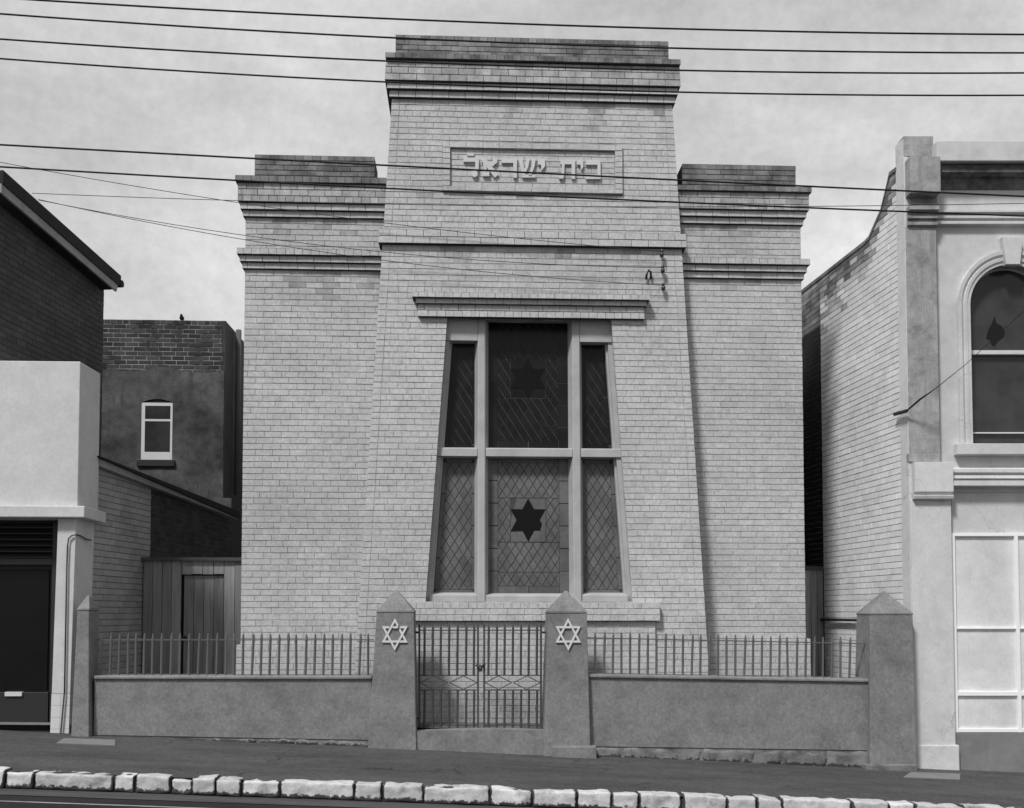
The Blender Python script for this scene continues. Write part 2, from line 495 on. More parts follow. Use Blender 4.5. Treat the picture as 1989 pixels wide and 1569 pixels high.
struct(sheet('road', 'asphalt_road', xs, [-12, -6, 0, 4, 8, YK-0.3], lambda x, y: gk(max(-14, min(14, x)))-0.168+0.02*min(2.5, YK-0.3-y)))
b = MB()
for i in range(28):
    x0, x1 = -9+i*0.5, -9+i*0.5+0.5
    zz = lambda x: gk(x)-0.168+0.02*0.4+0.004
    b.face([(x0, YK-0.72, zz(x0)), (x1, YK-0.72, zz(x1)), (x1, YK-0.68, zz(x1)+.0008), (x0, YK-0.68, zz(x0)+.0008)])
o = b.build('road_marking', 'road_paint', recalc=False); struct(o)

kerb_b = MB()
for i in range(56):
    x0, x1 = -14+i*0.5, -14+i*0.5+0.5
    kerb_b.hexa([(x0, YK+.005, gk(x0)-.26), (x1, YK+.005, gk(x1)-.26), (x1, YK+.005, gk(x1)-.03), (x0, YK+.005, gk(x0)-.03),
                 (x0, YK+.16, gk(x0)-.26), (x1, YK+.16, gk(x1)-.26), (x1, YK+.16, gk(x1)-.03), (x0, YK+.16, gk(x0)-.03)])
kerb = struct(kerb_b.build('kerb', 'kerb_bed'))
def rough_block(x0, x1, zt0, zt1, zb0, zb1, yf, yb, seed, rnd_amt=0.012, nx=8, ny=4, nz=4, tone=0.5, corner=0.03):
    """an uneven hewn stone: a gridded box with its edges rounded off and faces displaced"""
    bm = bmesh.new()
    vs = {}
    def pos(i, j, k):
        u, v, w = i/nx, j/ny, k/nz
        x = x0+(x1-x0)*u; y = yf+(yb-yf)*v
        zt = zt0+(zt1-zt0)*u; zb = zb0+(zb1-zb0)*u
        z = zb+(zt-zb)*w
        c = Vector(((x0+x1)/2, (yf+yb)/2, (zt+zb)/2))
        p = Vector((x, y, z))
        hx, hy, hz = (x1-x0)/2, (yb-yf)/2, (zt-zb)/2
        d = p-c
        r = min(corner, hy*0.8, hz*0.8)
        q = Vector((max(-hx+r, min(hx-r, d.x)), max(-hy+r, min(hy-r, d.y)), max(-hz+r, min(hz-r, d.z))))
        e = d-q
        if e.length > 1e-6: d = q+e.normalized()*r
        p = c+d
        nz_ = noise.noise_vector(p*7+Vector((seed*3.1, seed, 0)))*rnd_amt+noise.noise_vector(p*22+Vector((seed, 0, seed)))*rnd_amt*0.4
        return p+nz_
    for i in range(nx+1):
        for j in range(ny+1):
            for k in range(nz+1):
                if i in (0, nx) or j in (0, ny) or k in (0, nz): vs[(i, j, k)] = bm.verts.new(pos(i, j, k))
    def fc(a, b_, c, d): bm.faces.new([vs[a], vs[b_], vs[c], vs[d]])
    for i in range(nx):
        for k in range(nz):
            fc((i,0,k),(i+1,0,k),(i+1,0,k+1),(i,0,k+1)); fc((i,ny,k),(i,ny,k+1),(i+1,ny,k+1),(i+1,ny,k))
        for j in range(ny):
            fc((i,j,0),(i,j+1,0),(i+1,j+1,0),(i+1,j,0)); fc((i,j,nz),(i+1,j,nz),(i+1,j+1,nz),(i,j+1,nz))
    for j in range(ny):
        for k in range(nz):
            fc((0,j,k),(0,j,k+1),(0,j+1,k+1),(0,j+1,k)); fc((nx,j,k),(nx,j+1,k),(nx,j+1,k+1),(nx,j,k+1))
    return bm
def stone_obj(name, bm, m, parent, tone):
    me = bpy.data.meshes.new(name)
    bmesh.ops.recalc_face_normals(bm, faces=bm.faces)
    bm.to_mesh(me); bm.free()
    base = base_of(parent)
    me.transform(Matrix.Translation(-base))
    me.attributes.new('tone', 'FLOAT', 'FACE').data.foreach_set('value', [tone]*len(me.polygons))
    me.polygons.foreach_set('use_smooth', [True]*len(me.polygons))
    me.materials.append(M[m])
    o = bpy.data.objects.new(name, me); COL.objects.link(o); o.parent = parent
    return o
def wear_attr(o, vals):
    o.data.attributes.new('wear', 'FLOAT', 'POINT').data.foreach_set('value', [max(0, min(1, v)) for v in vals])
KF = Fr((0, YK, 0), (1, 0, 0))
kerb_px = [(-330,-210),(-205,-90),(-86,12),(14,67,4),(70,222),(223,262,6),(265,332,3),(334,375,8),(375,421,0),(421,470,2),(472,544,5),(546,688,1),(689,742),
           (744,822),(823,951),(952,1033),(1034,1119),(1121,1187),(1188,1239),(1241,1322),(1327,1411),(1411,1467),(1468,1517),(1518,1652),
           (1653,1724),(1725,1774),(1775,1868),(1869,1950),(1951,2060),(2062,2180),(2183,2300)]
rk = random.Random(11)
x_ = -332
while x_ > -1500:
    w_ = rk.uniform(60, 150); kerb_px.append((x_-w_, x_-2)); x_ -= w_
x_ = 2303
while x_ < 3100:
    w_ = rk.uniform(60, 130); kerb_px.append((x_, x_+w_-2)); x_ += w_
for i, t in enumerate(kerb_px):
    a, c = t[0], t[1]; low = (t[2] if len(t) > 2 else 0)/380.0
    x0, x1 = KF.S(a, 1530)+.001, KF.S(c, 1530)-.001
    rz = random.Random(i)
    j0, j1 = rz.uniform(-.016, .014)-low, rz.uniform(-.016, .014)-low
    yo = rz.uniform(-.03, .01)
    bm = rough_block(x0, x1, gk(x0)+j0+.012, gk(x1)+j1+.012, gk(x0)-.158, gk(x1)-.158, YK+yo-.03, YK+.17+rz.uniform(-.03, .03), i,
                     rnd_amt=0.015, nx=max(8, int((x1-x0)/.025)), ny=5, nz=9, corner=0.014)
    so_ = stone_obj('stone', bm, 'kerb_whitewash', kerb, rz.random())
    wear_attr(so_, [max(1-(v.co.z-(gk(v.co.x)-.158))/.085, 1-min(v.co.x-x0, x1-v.co.x)/.03, 0.0) for v in so_.data.vertices])
# pale cover slabs let into the footpath
PF = Fr((0, 0, 0), (1, 0, 0))
def slab(px0, px1, py0, py1, label):
    def gp(px, py):
        r = ray(px, py); p = CAM.copy()
        t = (ground(0, 12.5)-CAM.z)/r.z
        for _ in range(12):
            q = CAM+r*t; t = (ground(q.x, q.y)-CAM.z)/r.z
        return CAM+r*t
    c = [gp(px0+14, py0), gp(px1, py0+4), gp(px1, py1+2), gp(px0, py1-3)]
    b = MB(); top = [Vector((p.x, p.y, ground(p.x, p.y)+wob(p.x, p.y)+.012)) for p in c]
    b.hexa(top+[p-Vector((0, 0, .06)) for p in top])
    tag(b.build('cover_slab', 'slab', bevel=.004), label, 'slab')
slab(110, 224, 1435, 1447, 'pale concrete slab in footpath at the foot of the leftmost post')
slab(1755, 1865, 1501, 1513, 'pale concrete slab in footpath by the white shopfront pilaster')

# ------------------------------------------------------------------ the synagogue
WL, WR = -3.148, 4.88
SYN = Fr((0, 14.6, 0), (1, 0, 0))
PYL = Fr((0, 14.13, 0), (1, 0, 0), k=0.038)
syn = thing('synagogue', 'tall painted brick hall with tapering central pylon and two lower wings', 'synagogue', (0.87, 14.6, 0))
BR = Bricks()
wl = MB()     # solid masses behind the brick skins
Z0 = -0.3
FG = 0.28
MID = SYN.S(1027, 800)
# pylon
pl_l = line(PYL, (760, 205), (698.5, 1150)); pl_r = line(PYL, (1306.5, 205), (1378, 1310))
wn_l = line(PYL, (869, 617), (827, 1168)); wn_r = line(PYL, (1187, 619), (1228.5, 1168))
FP = 1.4
def wing(side):
    left = side < 0
    xo = WL if left else WR
    rx, ry = (478, 1559) if not left else (478, 1559)
    px = 478 if left else 1560
    H = lambda y: SYN.H(px, y)
    inner = SYN.S(800, 800) if left else SYN.S(1258, 800)
    lf = (lambda p: const(xo-p)) if left else (lambda p: const(inner))
    rf = (lambda p: const(inner)) if left else (lambda p: const(xo+p))
    def band(zb, zt, p, m='painted_brick', jm=None, headers=(), n=None, seed=0, cut=None):
        zmid = (zb+zt)/2; fp = p*FP
        inner = (max(pl_l(zb), pl_l(zt))+.004 if left else min(pl_r(zb), pl_r(zt))-.004) if p > .05 else (SYN.S(800, 800) if left else SYN.S(1258, 800))
        s0, s1 = (xo-p, inner) if left else (inner, xo+p)
        if cut: s0, s1 = cut
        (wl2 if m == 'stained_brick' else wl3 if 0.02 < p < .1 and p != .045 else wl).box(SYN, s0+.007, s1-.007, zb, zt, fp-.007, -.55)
        zs = courses(zb, zt) if n is None else [zb+(zt-zb)*i/n for i in range(n+1)]
        qs = lay(zs, const(s0), const(s1), headers=headers, seed=seed)
        if m == 'painted_brick' and p == 0:
            qs, ws = stained(SYN, qs, zt)
            BR.add(SYN, ws, 'weathered_brick', fp)
        BR.add(SYN, qs, m, fp)
        # return faces of the ledge ends are plain painted arrises
    ys = dict(block=(299, 349), ledge=(349, 361), band=(361, 397), c1=(397.5, 410), c2=(410, 422), fr=(422, 487),
              l2=(487, 499), c3=(499, 511), c4=(511, 523), wall=(523, 1252)) if left else \
         dict(block=(322, 372), ledge=(372, 382), band=(382, 415), c1=(415, 427), c2=(427, 439), fr=(439, 508),
              l2=(508, 520), c3=(520, 532), c4=(532, 544), wall=(544, 1240))
    s = -1 if left else 1
    pl = H(ys['wall'][1])
    band(Z0, pl, .045, seed=1)
    band(pl, H(ys['wall'][0]), 0, seed=2+s)
    band(H(ys['c4'][1]), H(ys['c4'][0]), .03, n=1, seed=3)
    band(H(ys['c3'][1]), H(ys['c3'][0]), .06, n=1, seed=4)
    band(H(ys['l2'][1]), H(ys['l2'][0]), .092, n=1, headers=(0,), seed=5)
    band(H(ys['fr'][1]), H(ys['fr'][0]), 0, seed=6+s)
    band(H(ys['c2'][1]), H(ys['c2'][0]), .03, n=1, seed=7)
    band(H(ys['c1'][1]), H(ys['c1'][0]), .06, n=1, seed=8)
    band(H(ys['band'][1]), H(ys['band'][0]), .088, m='weathered_brick', n=3, headers=(0,), seed=9)
    band(H(ys['ledge'][1]), H(ys['ledge'][0]), .118, m='stained_brick', n=1, headers=(0,), seed=10)
    cut = (SYN.S(494, 330), SYN.S(728, 330)) if left else (SYN.S(1325, 345), SYN.S(1546, 345))
    band(H(ys['block'][1]), H(ys['block'][0]), 0, m='stained_brick', n=5, headers=(4,), seed=11, cut=cut)
def stained(fr, quads, zl, reach=.75):
    a, b_ = [], []
    for q in quads:
        x = (q[0]+q[1])/2; d = zl-(q[4]+q[5])/2
        n = noise.noise(Vector((x*1.9, zl*3, 7)))+.6*noise.noise(Vector((x*6.5, zl, 2)))
        (b_ if d > 0 and d < reach*(n*1.3+.02) else a).append(q)
    return a, b_
wl2 = MB(); wl3 = MB()
wing(-1); wing(1)

HP = lambda y, px=1027, o=0: PYL.H(px, y, o)
z_sill, z_lint = HP(1168), HP(617)
z_str0, z_str1 = HP(479), HP(452)
z_c0, z_top = HP(197), HP(73)
QW = 0.118
def quad_mass(l, r, za, zb, of, mb=None):
    (mb or wl).prism(PYL, [(l(za), za), (r(za), za), (r(zb), zb), (l(zb), zb)], of, -1.2)
ins = lambda f, d: (lambda z: f(z)+d)
JO = -.007
quad_mass(ins(pl_l, .007), ins(pl_r, -.007), Z0, z_sill, JO)
quad_mass(ins(pl_l, .007), ins(wn_l, -.007), z_sill, z_lint, JO)
quad_mass(ins(wn_r, .007), ins(pl_r, -.007), z_sill, z_lint, JO)
quad_mass(ins(pl_l, .007), ins(pl_r, -.007), z_lint, z_c0, JO)
# panel on the upper tower
pn = dict(o=(859.5, 1208.5, 278, 376), i=(874.5, 1194, 291.5, 366))
po = [PYL.S(pn['o'][0], 325), PYL.S(pn['o'][1], 330), HP(pn['o'][3]-1), HP(pn['o'][2]+2)]
pi_ = [PYL.S(pn['i'][0], 325), PYL.S(pn['i'][1], 330), HP(pn['i'][3]), HP(pn['i'][2])]
zs = courses(Z0, z_c0)
def hole(z0, z1, l, r): return (z0, z1, l, r)
holes = [hole(z_sill, z_lint, wn_l, wn_r), hole(po[2], po[3], const(po[0]), const(po[1]))]
ql, qr = ins(pl_l, QW), ins(pl_r, -QW)
qs = lay(zs, ql, qr, holes=holes, seed=21, headers=tuple(range(4, 120, 6)))
qs, w1 = stained(PYL, qs, z_c0, .6); qs, w2 = stained(PYL, qs, z_str0, .35); qs, w3 = stained(PYL, qs, po[2], .3)
BR.add(PYL, w1+w2+w3, 'weathered_brick', 0); BR.add(PYL, qs, 'painted_brick', 0)
BR.add(PYL, lay(zs, pl_l, ql, seed=22, bl=.5), 'painted_brick', 0)
BR.add(PYL, lay(zs, qr, pl_r, seed=23, bl=.5), 'painted_brick', 0)
# string course, two courses, wider than the shaft
def pband(za, zb, d, p, m='painted_brick', n=1, headers=(), seed=0, mb=None):
    l, r = ins(pl_l, -d), ins(pl_r, d)
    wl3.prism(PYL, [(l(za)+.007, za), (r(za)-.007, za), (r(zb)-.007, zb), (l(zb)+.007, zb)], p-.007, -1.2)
    BR.add(PYL, lay([za+(zb-za)*i/n for i in range(n+1)], l, r, headers=headers, seed=seed), m, p)
pband(z_str0, z_str1, .055, .07, n=2, seed=31)
# cornice of the tower
pband(z_c0, HP(184), .035, .05, seed=32)
pband(HP(184), HP(171), .07, .10, seed=33)
pband(HP(171), HP(133), .105, .148, m='weathered_brick', n=3, seed=34)
# cornice top ledge and parapet block are stained
l, r = const(PYL.S(750, 122)), const(PYL.S(1317, 135))
za, zb = HP(132.5), HP(122)
wl2.box(PYL, l(0)+.007, r(0)-.007, za, zb, .20-.007, -1.2)
BR.add(PYL, lay([za, zb], l, r, headers=(0,), seed=35), 'stained_brick', .20)
l, r = const(PYL.S(768, 95)), const(PYL.S(1299, 105))
wl2.box(PYL, l(0)+.007, r(0)-.007, zb, z_top, -.007, -1.2)
BR.add(PYL, lay([zb+(z_top-zb)*i/5 for i in range(6)], l, r, headers=(4,), seed=36), 'stained_brick', 0)

# the raised frame and inscription panel
pan = MB()
fo = .035
pan.box(PYL, po[0], po[1], pi_[3], po[3], fo, -.02); pan.box(PYL, po[0], po[1], po[2], pi_[2], fo, -.02)
pan.box(PYL, po[0], pi_[0], pi_[2], pi_[3], fo, -.02); pan.box(PYL, pi_[1], po[1], pi_[2], pi_[3], fo, -.02)
panel = pan.build('inscription_panel', 'painted_joint', syn)
panel['label'] = 'raised brick frame around raised Hebrew lettering'
BR.add(PYL, lay([pi_[3], po[3]], const(po[0]), const(po[1]), seed=41), 'painted_brick', fo+.007)
BR.add(PYL, lay([po[2], pi_[2]], const(po[0]), const(po[1]), seed=42), 'painted_brick', fo+.007)
pz = courses(pi_[2], pi_[3])
BR.add(PYL, lay(pz, const(po[0]), const(pi_[0]), bl=.5, seed=43), 'painted_brick', fo+.007)
BR.add(PYL, lay(pz, const(pi_[1]), const(po[1]), bl=.5, seed=44), 'painted_brick', fo+.007)
BR.add(PYL, lay(pz, const(pi_[0]), const(pi_[1]), seed=45), 'painted_brick', 0)
LS = 5.525
def lp(x, y): return PYL.U(860+x/LS, 270+y/LS, .02)
def stroke(a, b_, w0, w1=None):
    w1 = w0 if w1 is None else w1
    d = Vector((b_[0]-a[0], b_[1]-a[1])); n = Vector((-d.y, d.x)).normalized()
    return [(a[0]+n.x*w0/2, a[1]+n.y*w0/2), (b_[0]+n.x*w1/2, b_[1]+n.y*w1/2), (b_[0]-n.x*w1/2, b_[1]-n.y*w1/2), (a[0]-n.x*w0/2, a[1]-n.y*w0/2)]
def rc(x0, y0, x1, y1): return [(x0, y0), (x1, y0), (x1, y1), (x0, y1)]
circ = lambda x, y, r: [(x+r*math.cos(t*math.pi/6), y+r*math.sin(t*math.pi/6)) for t in range(12)]
letters = [
    ('letter', [rc(1535, 228, 1692, 278), rc(1660, 270, 1692, 420), rc(1535, 405, 1697, 432)]),
    ('letter', [[(1442, 225), (1503, 225), (1508, 300), (1484, 336), (1478, 278), (1442, 278)]]),
    ('letter', [rc(1262, 222, 1420, 274), rc(1382, 268, 1420, 430), stroke((1292, 268), (1286, 410), 30), rc(1248, 396, 1294, 428)]),
    ('letter', [[(1024, 218), (1094, 218), (1098, 292), (1060, 342), (1054, 280), (1024, 276)]]),
    ('letter', [rc(850, 384, 994, 416), stroke((832, 210), (868, 392), 42, 38), stroke((914, 212), (900, 310), 40, 30), stroke((902, 300), (876, 360), 30, 24),
                stroke((978, 212), (968, 300), 40, 32), stroke((970, 290), (934, 392), 32, 30)]),
    ('letter', [rc(630, 212, 798, 258), rc(756, 250, 796, 418)]),
    ('letter', [stroke((436, 222), (578, 400), 52), stroke((562, 206), (560, 262), 46), stroke((562, 250), (520, 296), 34, 24), rc(430, 350, 500, 402), stroke((446, 270), (464, 360), 26)]),
    ('letter', [rc(264, 156, 334, 182), stroke((240, 182), (240, 216), 40), rc(222, 204, 388, 248), stroke((368, 240), (366, 350), 40, 34), circ(342, 378, 34)]),
]
for nm, polys in letters:
    b = MB()
    for i, p in enumerate(polys):
        b.prism(PYL, [lp(x, y) for x, y in reversed(p)], .035+.002*i, -.013)
    b.build(nm, 'letter_cement', panel)

# lintel over the window
lin = MB()
def lband(x0, x1, y0, y1, p, n, headers=(), seed=0):
    za, zb = HP(y1, 1027, p), HP(y0, 1027, p)
    s0, s1 = PYL.S(x0, y0, p), PYL.S(x1, y0+4, p)
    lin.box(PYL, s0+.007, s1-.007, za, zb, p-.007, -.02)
    BR.add(PYL, lay([za+(zb-za)*i/n for i in range(n+1)], const(s0), const(s1), headers=headers, seed=seed), 'painted_brick', p)
lband(800, 1263, 569, 579.5, .165, 1, (0,), 51)
lband(807.5, 1256, 580, 591.5, .11, 1, (), 52)
lband(811.5, 1252, 592, 616.8, .065, 2, (0,), 53)
lin.build('lintel', 'ledge_shade', syn)
sil = MB()
def sband(x0, x1, y0, y1, p, n, headers=(), seed=0):
    za, zb = HP(y1, 1027, p), HP(y0, 1027, p)
    s0, s1 = PYL.S(x0, y0, p), PYL.S(x1, y0, p)
    sil.box(PYL, s0+.007, s1-.007, za, zb, p-.007, -.3)
    BR.add(PYL, lay([za+(zb-za)*i/n for i in range(n+1)], const(s0), const(s1), headers=headers, seed=seed), 'painted_brick', p)
sband(773, 1282, 1170, 1206, .11, 3, (0, 2), 54)
sband(781, 1273, 1206.5, 1430, .05, 19, (), 55)
sil.build('sill', 'painted_joint', syn)

wl.build('wall', 'painted_joint', syn)
wl3.build('cornice', 'ledge_shade', syn)
o = wl2.build('parapet', 'stained_joint', syn); o['label'] = 'weather-stained parapet blocks and top ledges'
# hall behind
hb = MB(); hb.box(SYN, WL+.15, WR-.15, Z0, 6.0, -.4, -14.0)
hb.prism(SYN, [(WL-.05, 6.0), (WR+.05, 6.0), ((WL+WR)/2, 7.6)], -1.3, -14.2)
hb.build('hall_wall', 'painted_joint', syn)

# ------------------------------------------------------------------ the great window
GO, FO = -.27, -.085
win = MB()
def mull(x0, x1):
    s0, s1 = PYL.S(x0, 880, FO), PYL.S(x1, 880, FO)
    win.vprism(PYL, [(s0-.045, GO), (s0, FO-.012), (s0+.012, FO), (s1-.012, FO), (s1, FO-.012), (s1+.045, GO)], z_sill-.01, z_lint+.01)
    return s0, s1
ml = mull(928, 943); mr = mull(1112.5, 1128)
zt0, zt1 = HP(886.5, 1027, FO), HP(870, 1027, FO)
def hbar(s0, s1, z0, z1, fo=FO-.002):
    win.hprism(PYL, [(fo, z0), (fo, z1-.012), (fo-.012, z1), (GO, z1+.03), (GO, z0-.005)], s0, s1)
hbar(wn_l(zt0)-.05, ml[0]-.005, zt0, zt1); hbar(ml[1]+.005, mr[0]-.005, zt0, zt1); hbar(mr[1]+.005, wn_r(zt0)+.05, zt0, zt1)
ztl, ztr = HP(661, 900, FO), HP(664, 1155, FO)
win.box(PYL, wn_l(z_lint)-.02, ml[0]-.002, ztl, z_lint+.01, FO-.004, GO)
win.box(PYL, mr[1]+.002, wn_r(z_lint)+.02, ztr, z_lint+.01, FO-.004, GO)
for f, d in ((wn_l, 1), (wn_r, -1)):      # sloping jambs
    for (w, oo) in ((.055, FO-.03), (.085, FO-.09)):
        win.prism(PYL, [(f(z_sill)-.04*d, z_sill), (f(z_sill)+w*d, z_sill), (f(z_lint)+w*d, z_lint), (f(z_lint)-.04*d, z_lint)], oo, GO-.01)
zs0, zs1 = HP(1172, 1027, FO), HP(1154.5, 1027, FO)
hbar(wn_l(zs0)-.03, ml[0]-.005, zs0, zs1, FO-.03); hbar(ml[1]+.005, mr[0]-.005, zs0, zs1-.01, FO-.02); hbar(mr[1]+.005, wn_r(zs0)+.03, zs0, zs1, FO-.03)
window = win.build('window', 'cement_frame', syn, bevel=.004)
window['label'] = 'tall tapering window with cement mullions and leaded diamond panes'
lead = MB()
lead.prism(PYL, [(wn_l(z_sill)-.03, z_sill-.02), (wn_r(z_sill)+.03, z_sill-.02), (wn_r(z_lint)+.03, z_lint+.02), (wn_l(z_lint)-.03, z_lint+.02)], GO-.004, GO-.05)
lead.build('lead_came', 'lead', window)

def clip(poly, a, b_):
    """keep what lies left of a->b (counter-clockwise clip)"""
    out = []
    def side(p): return (b_[0]-a[0])*(p[1]-a[1])-(b_[1]-a[1])*(p[0]-a[0])
    for i in range(len(poly)):
        p, q = poly[i], poly[(i+1) % len(poly)]
        sp, sq = side(p), side(q)
        if sp >= 0: out.append(p)
        if sp*sq < 0:
            t = sp/(sp-sq); out.append((p[0]+(q[0]-p[0])*t, p[1]+(q[1]-p[1])*t))
    return out
def clip_poly(poly, reg):
    for i in range(len(reg)):
        poly = clip(poly, reg[i], reg[(i+1) % len(reg)])
        if len(poly) < 3: return []
    return poly
def area(p): return abs(sum(p[i][0]*p[(i+1) % len(p)][1]-p[(i+1) % len(p)][0]*p[i][1] for i in range(len(p))))/2
panes = []
def shrink(p, d):
    cx = sum(q[0] for q in p)/len(p); cy = sum(q[1] for q in p)/len(p)
    out = []
    for x, y in p:
        l = math.hypot(x-cx, y-cy)
        f = max(.3, 1-d*1.5/max(l, 1e-4)); out.append((cx+(x-cx)*f, cy+(y-cy)*f))
    return out
LW_ = .005
def add_pane(p, m, o=0.0):
    if area(p) < 4e-4: return
    panes.append((area(p), shrink(p, LW_), m, o))
DW_, DH_ = 0.124, 0.196
def diamonds(reg, m, ph=(0, 0)):
    x0 = min(p[0] for p in reg); x1 = max(p[0] for p in reg); y0 = min(p[1] for p in reg); y1 = max(p[1] for p in reg)
    i0 = int((x0-ph[0])/DW_*2)-3; j0 = int((y0-ph[1])/DH_*2)-3
    for i in range(i0, i0+int((x1-x0)/DW_*2)+8):
        for j in range(j0, j0+int((y1-y0)/DH_*2)+8):
            if (i+j) % 2: continue
            cx, cy = ph[0]+i*DW_/2, ph[1]+j*DH_/2
            d = [(cx, cy-DH_/2), (cx+DW_/2, cy), (cx, cy+DH_/2), (cx-DW_/2, cy)]
            c = clip_poly(d, reg)
            if c: add_pane(c, m)
def rect(s0, s1, z0, z1): return [(s0, z0), (s1, z0), (s1, z1), (s0, z1)]
def side_light(l, r, z0, z1, m):
    reg = [(l(z0), z0), (r(z0), z0), (r(z1), z1), (l(z1), z1)]
    bw = .05
    inn = [(l(z0)+bw, z0+.06), (r(z0)-bw, z0+.06), (r(z1)-bw, z1-.06), (l(z1)+bw, z1-.06)]
    add_pane([reg[0], reg[1], inn[1], inn[0]], m); add_pane([inn[3], inn[2], reg[2], reg[3]], m)
    n = 4
    for k in range(n):
        za = z0+.06+(z1-z0-.12)*k/n; zb = z0+.06+(z1-z0-.12)*(k+1)/n
        add_pane([(l(za), za), (l(za)+bw, za), (l(zb)+bw, zb), (l(zb), zb)], m)
        add_pane([(r(za)-bw, za), (r(za), za), (r(zb), zb), (r(zb)-bw, zb)], m)
    diamonds(inn, m, ((inn[0][0]+inn[1][0])/2, inn[0][1]))
def centre_light(z0, z1, star, m, bg):
    g = lambda px: PYL.S(px, 1000, GO)
    hz = lambda py: PYL.H(1027, py, GO)
    e0, b0, c0, c1, b1, e1 = ml[1]+.03, g(967), g(991.5), g(1060.5), g(1086), mr[0]-.03
    zs_, ze_ = hz(star[1]), hz(star[0])
    mid = (b0+b1)/2
    lo, hi = z0+.11, z1-.06
    n = 6
    for k in range(n):
        za, zb = z0+(z1-z0)*k/n, z0+(z1-z0)*(k+1)/n
        add_pane(rect(e0, b0, za, zb), m); add_pane(rect(b1, e1, za, zb), m)
    for k in range(2):
        add_pane(rect(b0+(b1-b0)*k/2, b0+(b1-b0)*(k+1)/2, z0, lo), m)
    add_pane(rect(b0, b1, hi, z1), m)
    ph = (mid, lo)
    zmid = lo+DH_
    diamonds(rect(b0, b1, lo, zmid), m, ph); diamonds(rect(b0, b1, zmid, zs_), m, ph)
    diamonds(rect(b0, b1, ze_, hi), m, (mid, ze_))
    diamonds(rect(b0, c0, zs_, ze_), m, ph); diamonds(rect(c1, b1, zs_, ze_), m, ph)
    add_pane(rect(c0, c1, zs_, ze_), bg)
    cx, cz = (c0+c1)/2, (zs_+ze_)/2
    rx, rz = (c1-c0)*.57, (ze_-zs_)*.49
    st = []
    for k in range(12):
        r = 1 if k % 2 == 0 else .577
        t = math.pi/2+k*math.pi/6
        st.append((cx+r*rx*math.cos(t), cz+r*rz*math.sin(t)))
    panes.append((1.0, st, 'star_glass', .006))
zu0, zu1 = zt1+.02, HP(617, 1027, GO)
zl0, zl1 = zs1+.01, zt0
side_light(ins(wn_l, .09), const(ml[0]-.03), zu0, ztl, 'leaded_glass')
side_light(const(mr[1]+.03), ins(wn_r, -.09), zu0, ztr, 'leaded_glass')
side_light(ins(wn_l, .09), const(ml[0]-.03), zl0, zl1, 'pale_glass')
side_light(const(mr[1]+.03), ins(wn_r, -.09), zl0, zl1, 'pale_glass')
centre_light(zu0, zu1, (697, 773), 'leaded_glass', 'leaded_glass')
centre_light(zl0, zl1, (967, 1053), 'pale_glass', 'pale_glass')
panes.sort(key=lambda t: -t[0])
rest = {}
for i, (a, p, m, oo) in enumerate(panes):
    rnd = random.Random(i)
    tx, tz = rnd.gauss(0, .012), rnd.gauss(0, .012)
    cx = sum(q[0] for q in p)/len(p); cz = sum(q[1] for q in p)/len(p)
    if m == 'star_glass': tx = tz = 0
    fv = [PYL.W(s, z, GO+.003+oo+tx*(s-cx)+tz*(z-cz)) for s, z in p]
    bv = [PYL.W(s, z, GO-.006) for s, z in p]
    tgt = MB() if i < 300 else rest.setdefault(m, MB())
    t = rnd.random(); n = len(p); j = len(tgt.v)
    tgt.v += fv+bv
    tgt.f.append(tuple(range(j, j+n))); tgt.tone.append(t)
    for q in range(n):
        w = (q+1) % n
        tgt.f.append((j+q, j+n+q, j+n+w, j+w)); tgt.tone.append(t)
    if i < 300: tgt.build('pane', m, window)
for m, b in rest.items():
    o = b.build('pane', m, window); o['kind'] = 'stuff'

BR.finish(syn, 300, ok=lambda x, y: y < 1215 and not (725 < x < 815 and y > 1140) and not (1055 < x < 1150 and y > 1140))

# service insulators and wires on the pylon
def insulator(px, py, label):
    s, z = PYL.U(px, py, .06)
    t = thing('insulator', label, 'insulator', PYL.W(s, z-.06, 0), 'service insulators on the pylon')
    b = MB(); b.tube([PYL.W(s, z-.03, -.01), PYL.W(s, z-.03, .07), PYL.W(s, z, .075)], .009, 6); b.build('pin', 'iron_dark', t)
    b = MB()
    b.tube([PYL.W(s, z+.055, .075), PYL.W(s, z+.04, .075), PYL.W(s, z+.02, .075), PYL.W(s, z+.012, .075), PYL.W(s, z-.01, .075), PYL.W(s, z-.055, .075)], .03, 10,
           taper=[.014, .026, .027, .016, .034, .024])
    b.build('bell', 'porcelain', t, smooth=True)
    return PYL.W(s, z+.014, .095)
ins1 = insulator(1285, 492, 'dark wall insulator just under the string course, topmost of three')
ins2 = insulator(1287, 523, 'dark wall insulator in the middle of the three on the pylon')
ins3 = insulator(1288, 557, 'dark wall insulator at lintel height, lowest of three')
s, z = PYL.U(1260, 531, .06)
jb = thing('cable_hood', 'dark rounded cable entry hood left of the wall insulators', 'cable hood', PYL.W(s, z, 0))
b = MB(); b.tube([PYL.W(s-.03, z-.08, .035), PYL.W(s-.03, z-.02, .05), PYL.W(s, z+.045, .06), PYL.W(s+.03, z+.03, .05), PYL.W(s+.04, z-.07, .03)], .017, 8)
b.build('hood', 'iron_dark', jb, smooth=True)


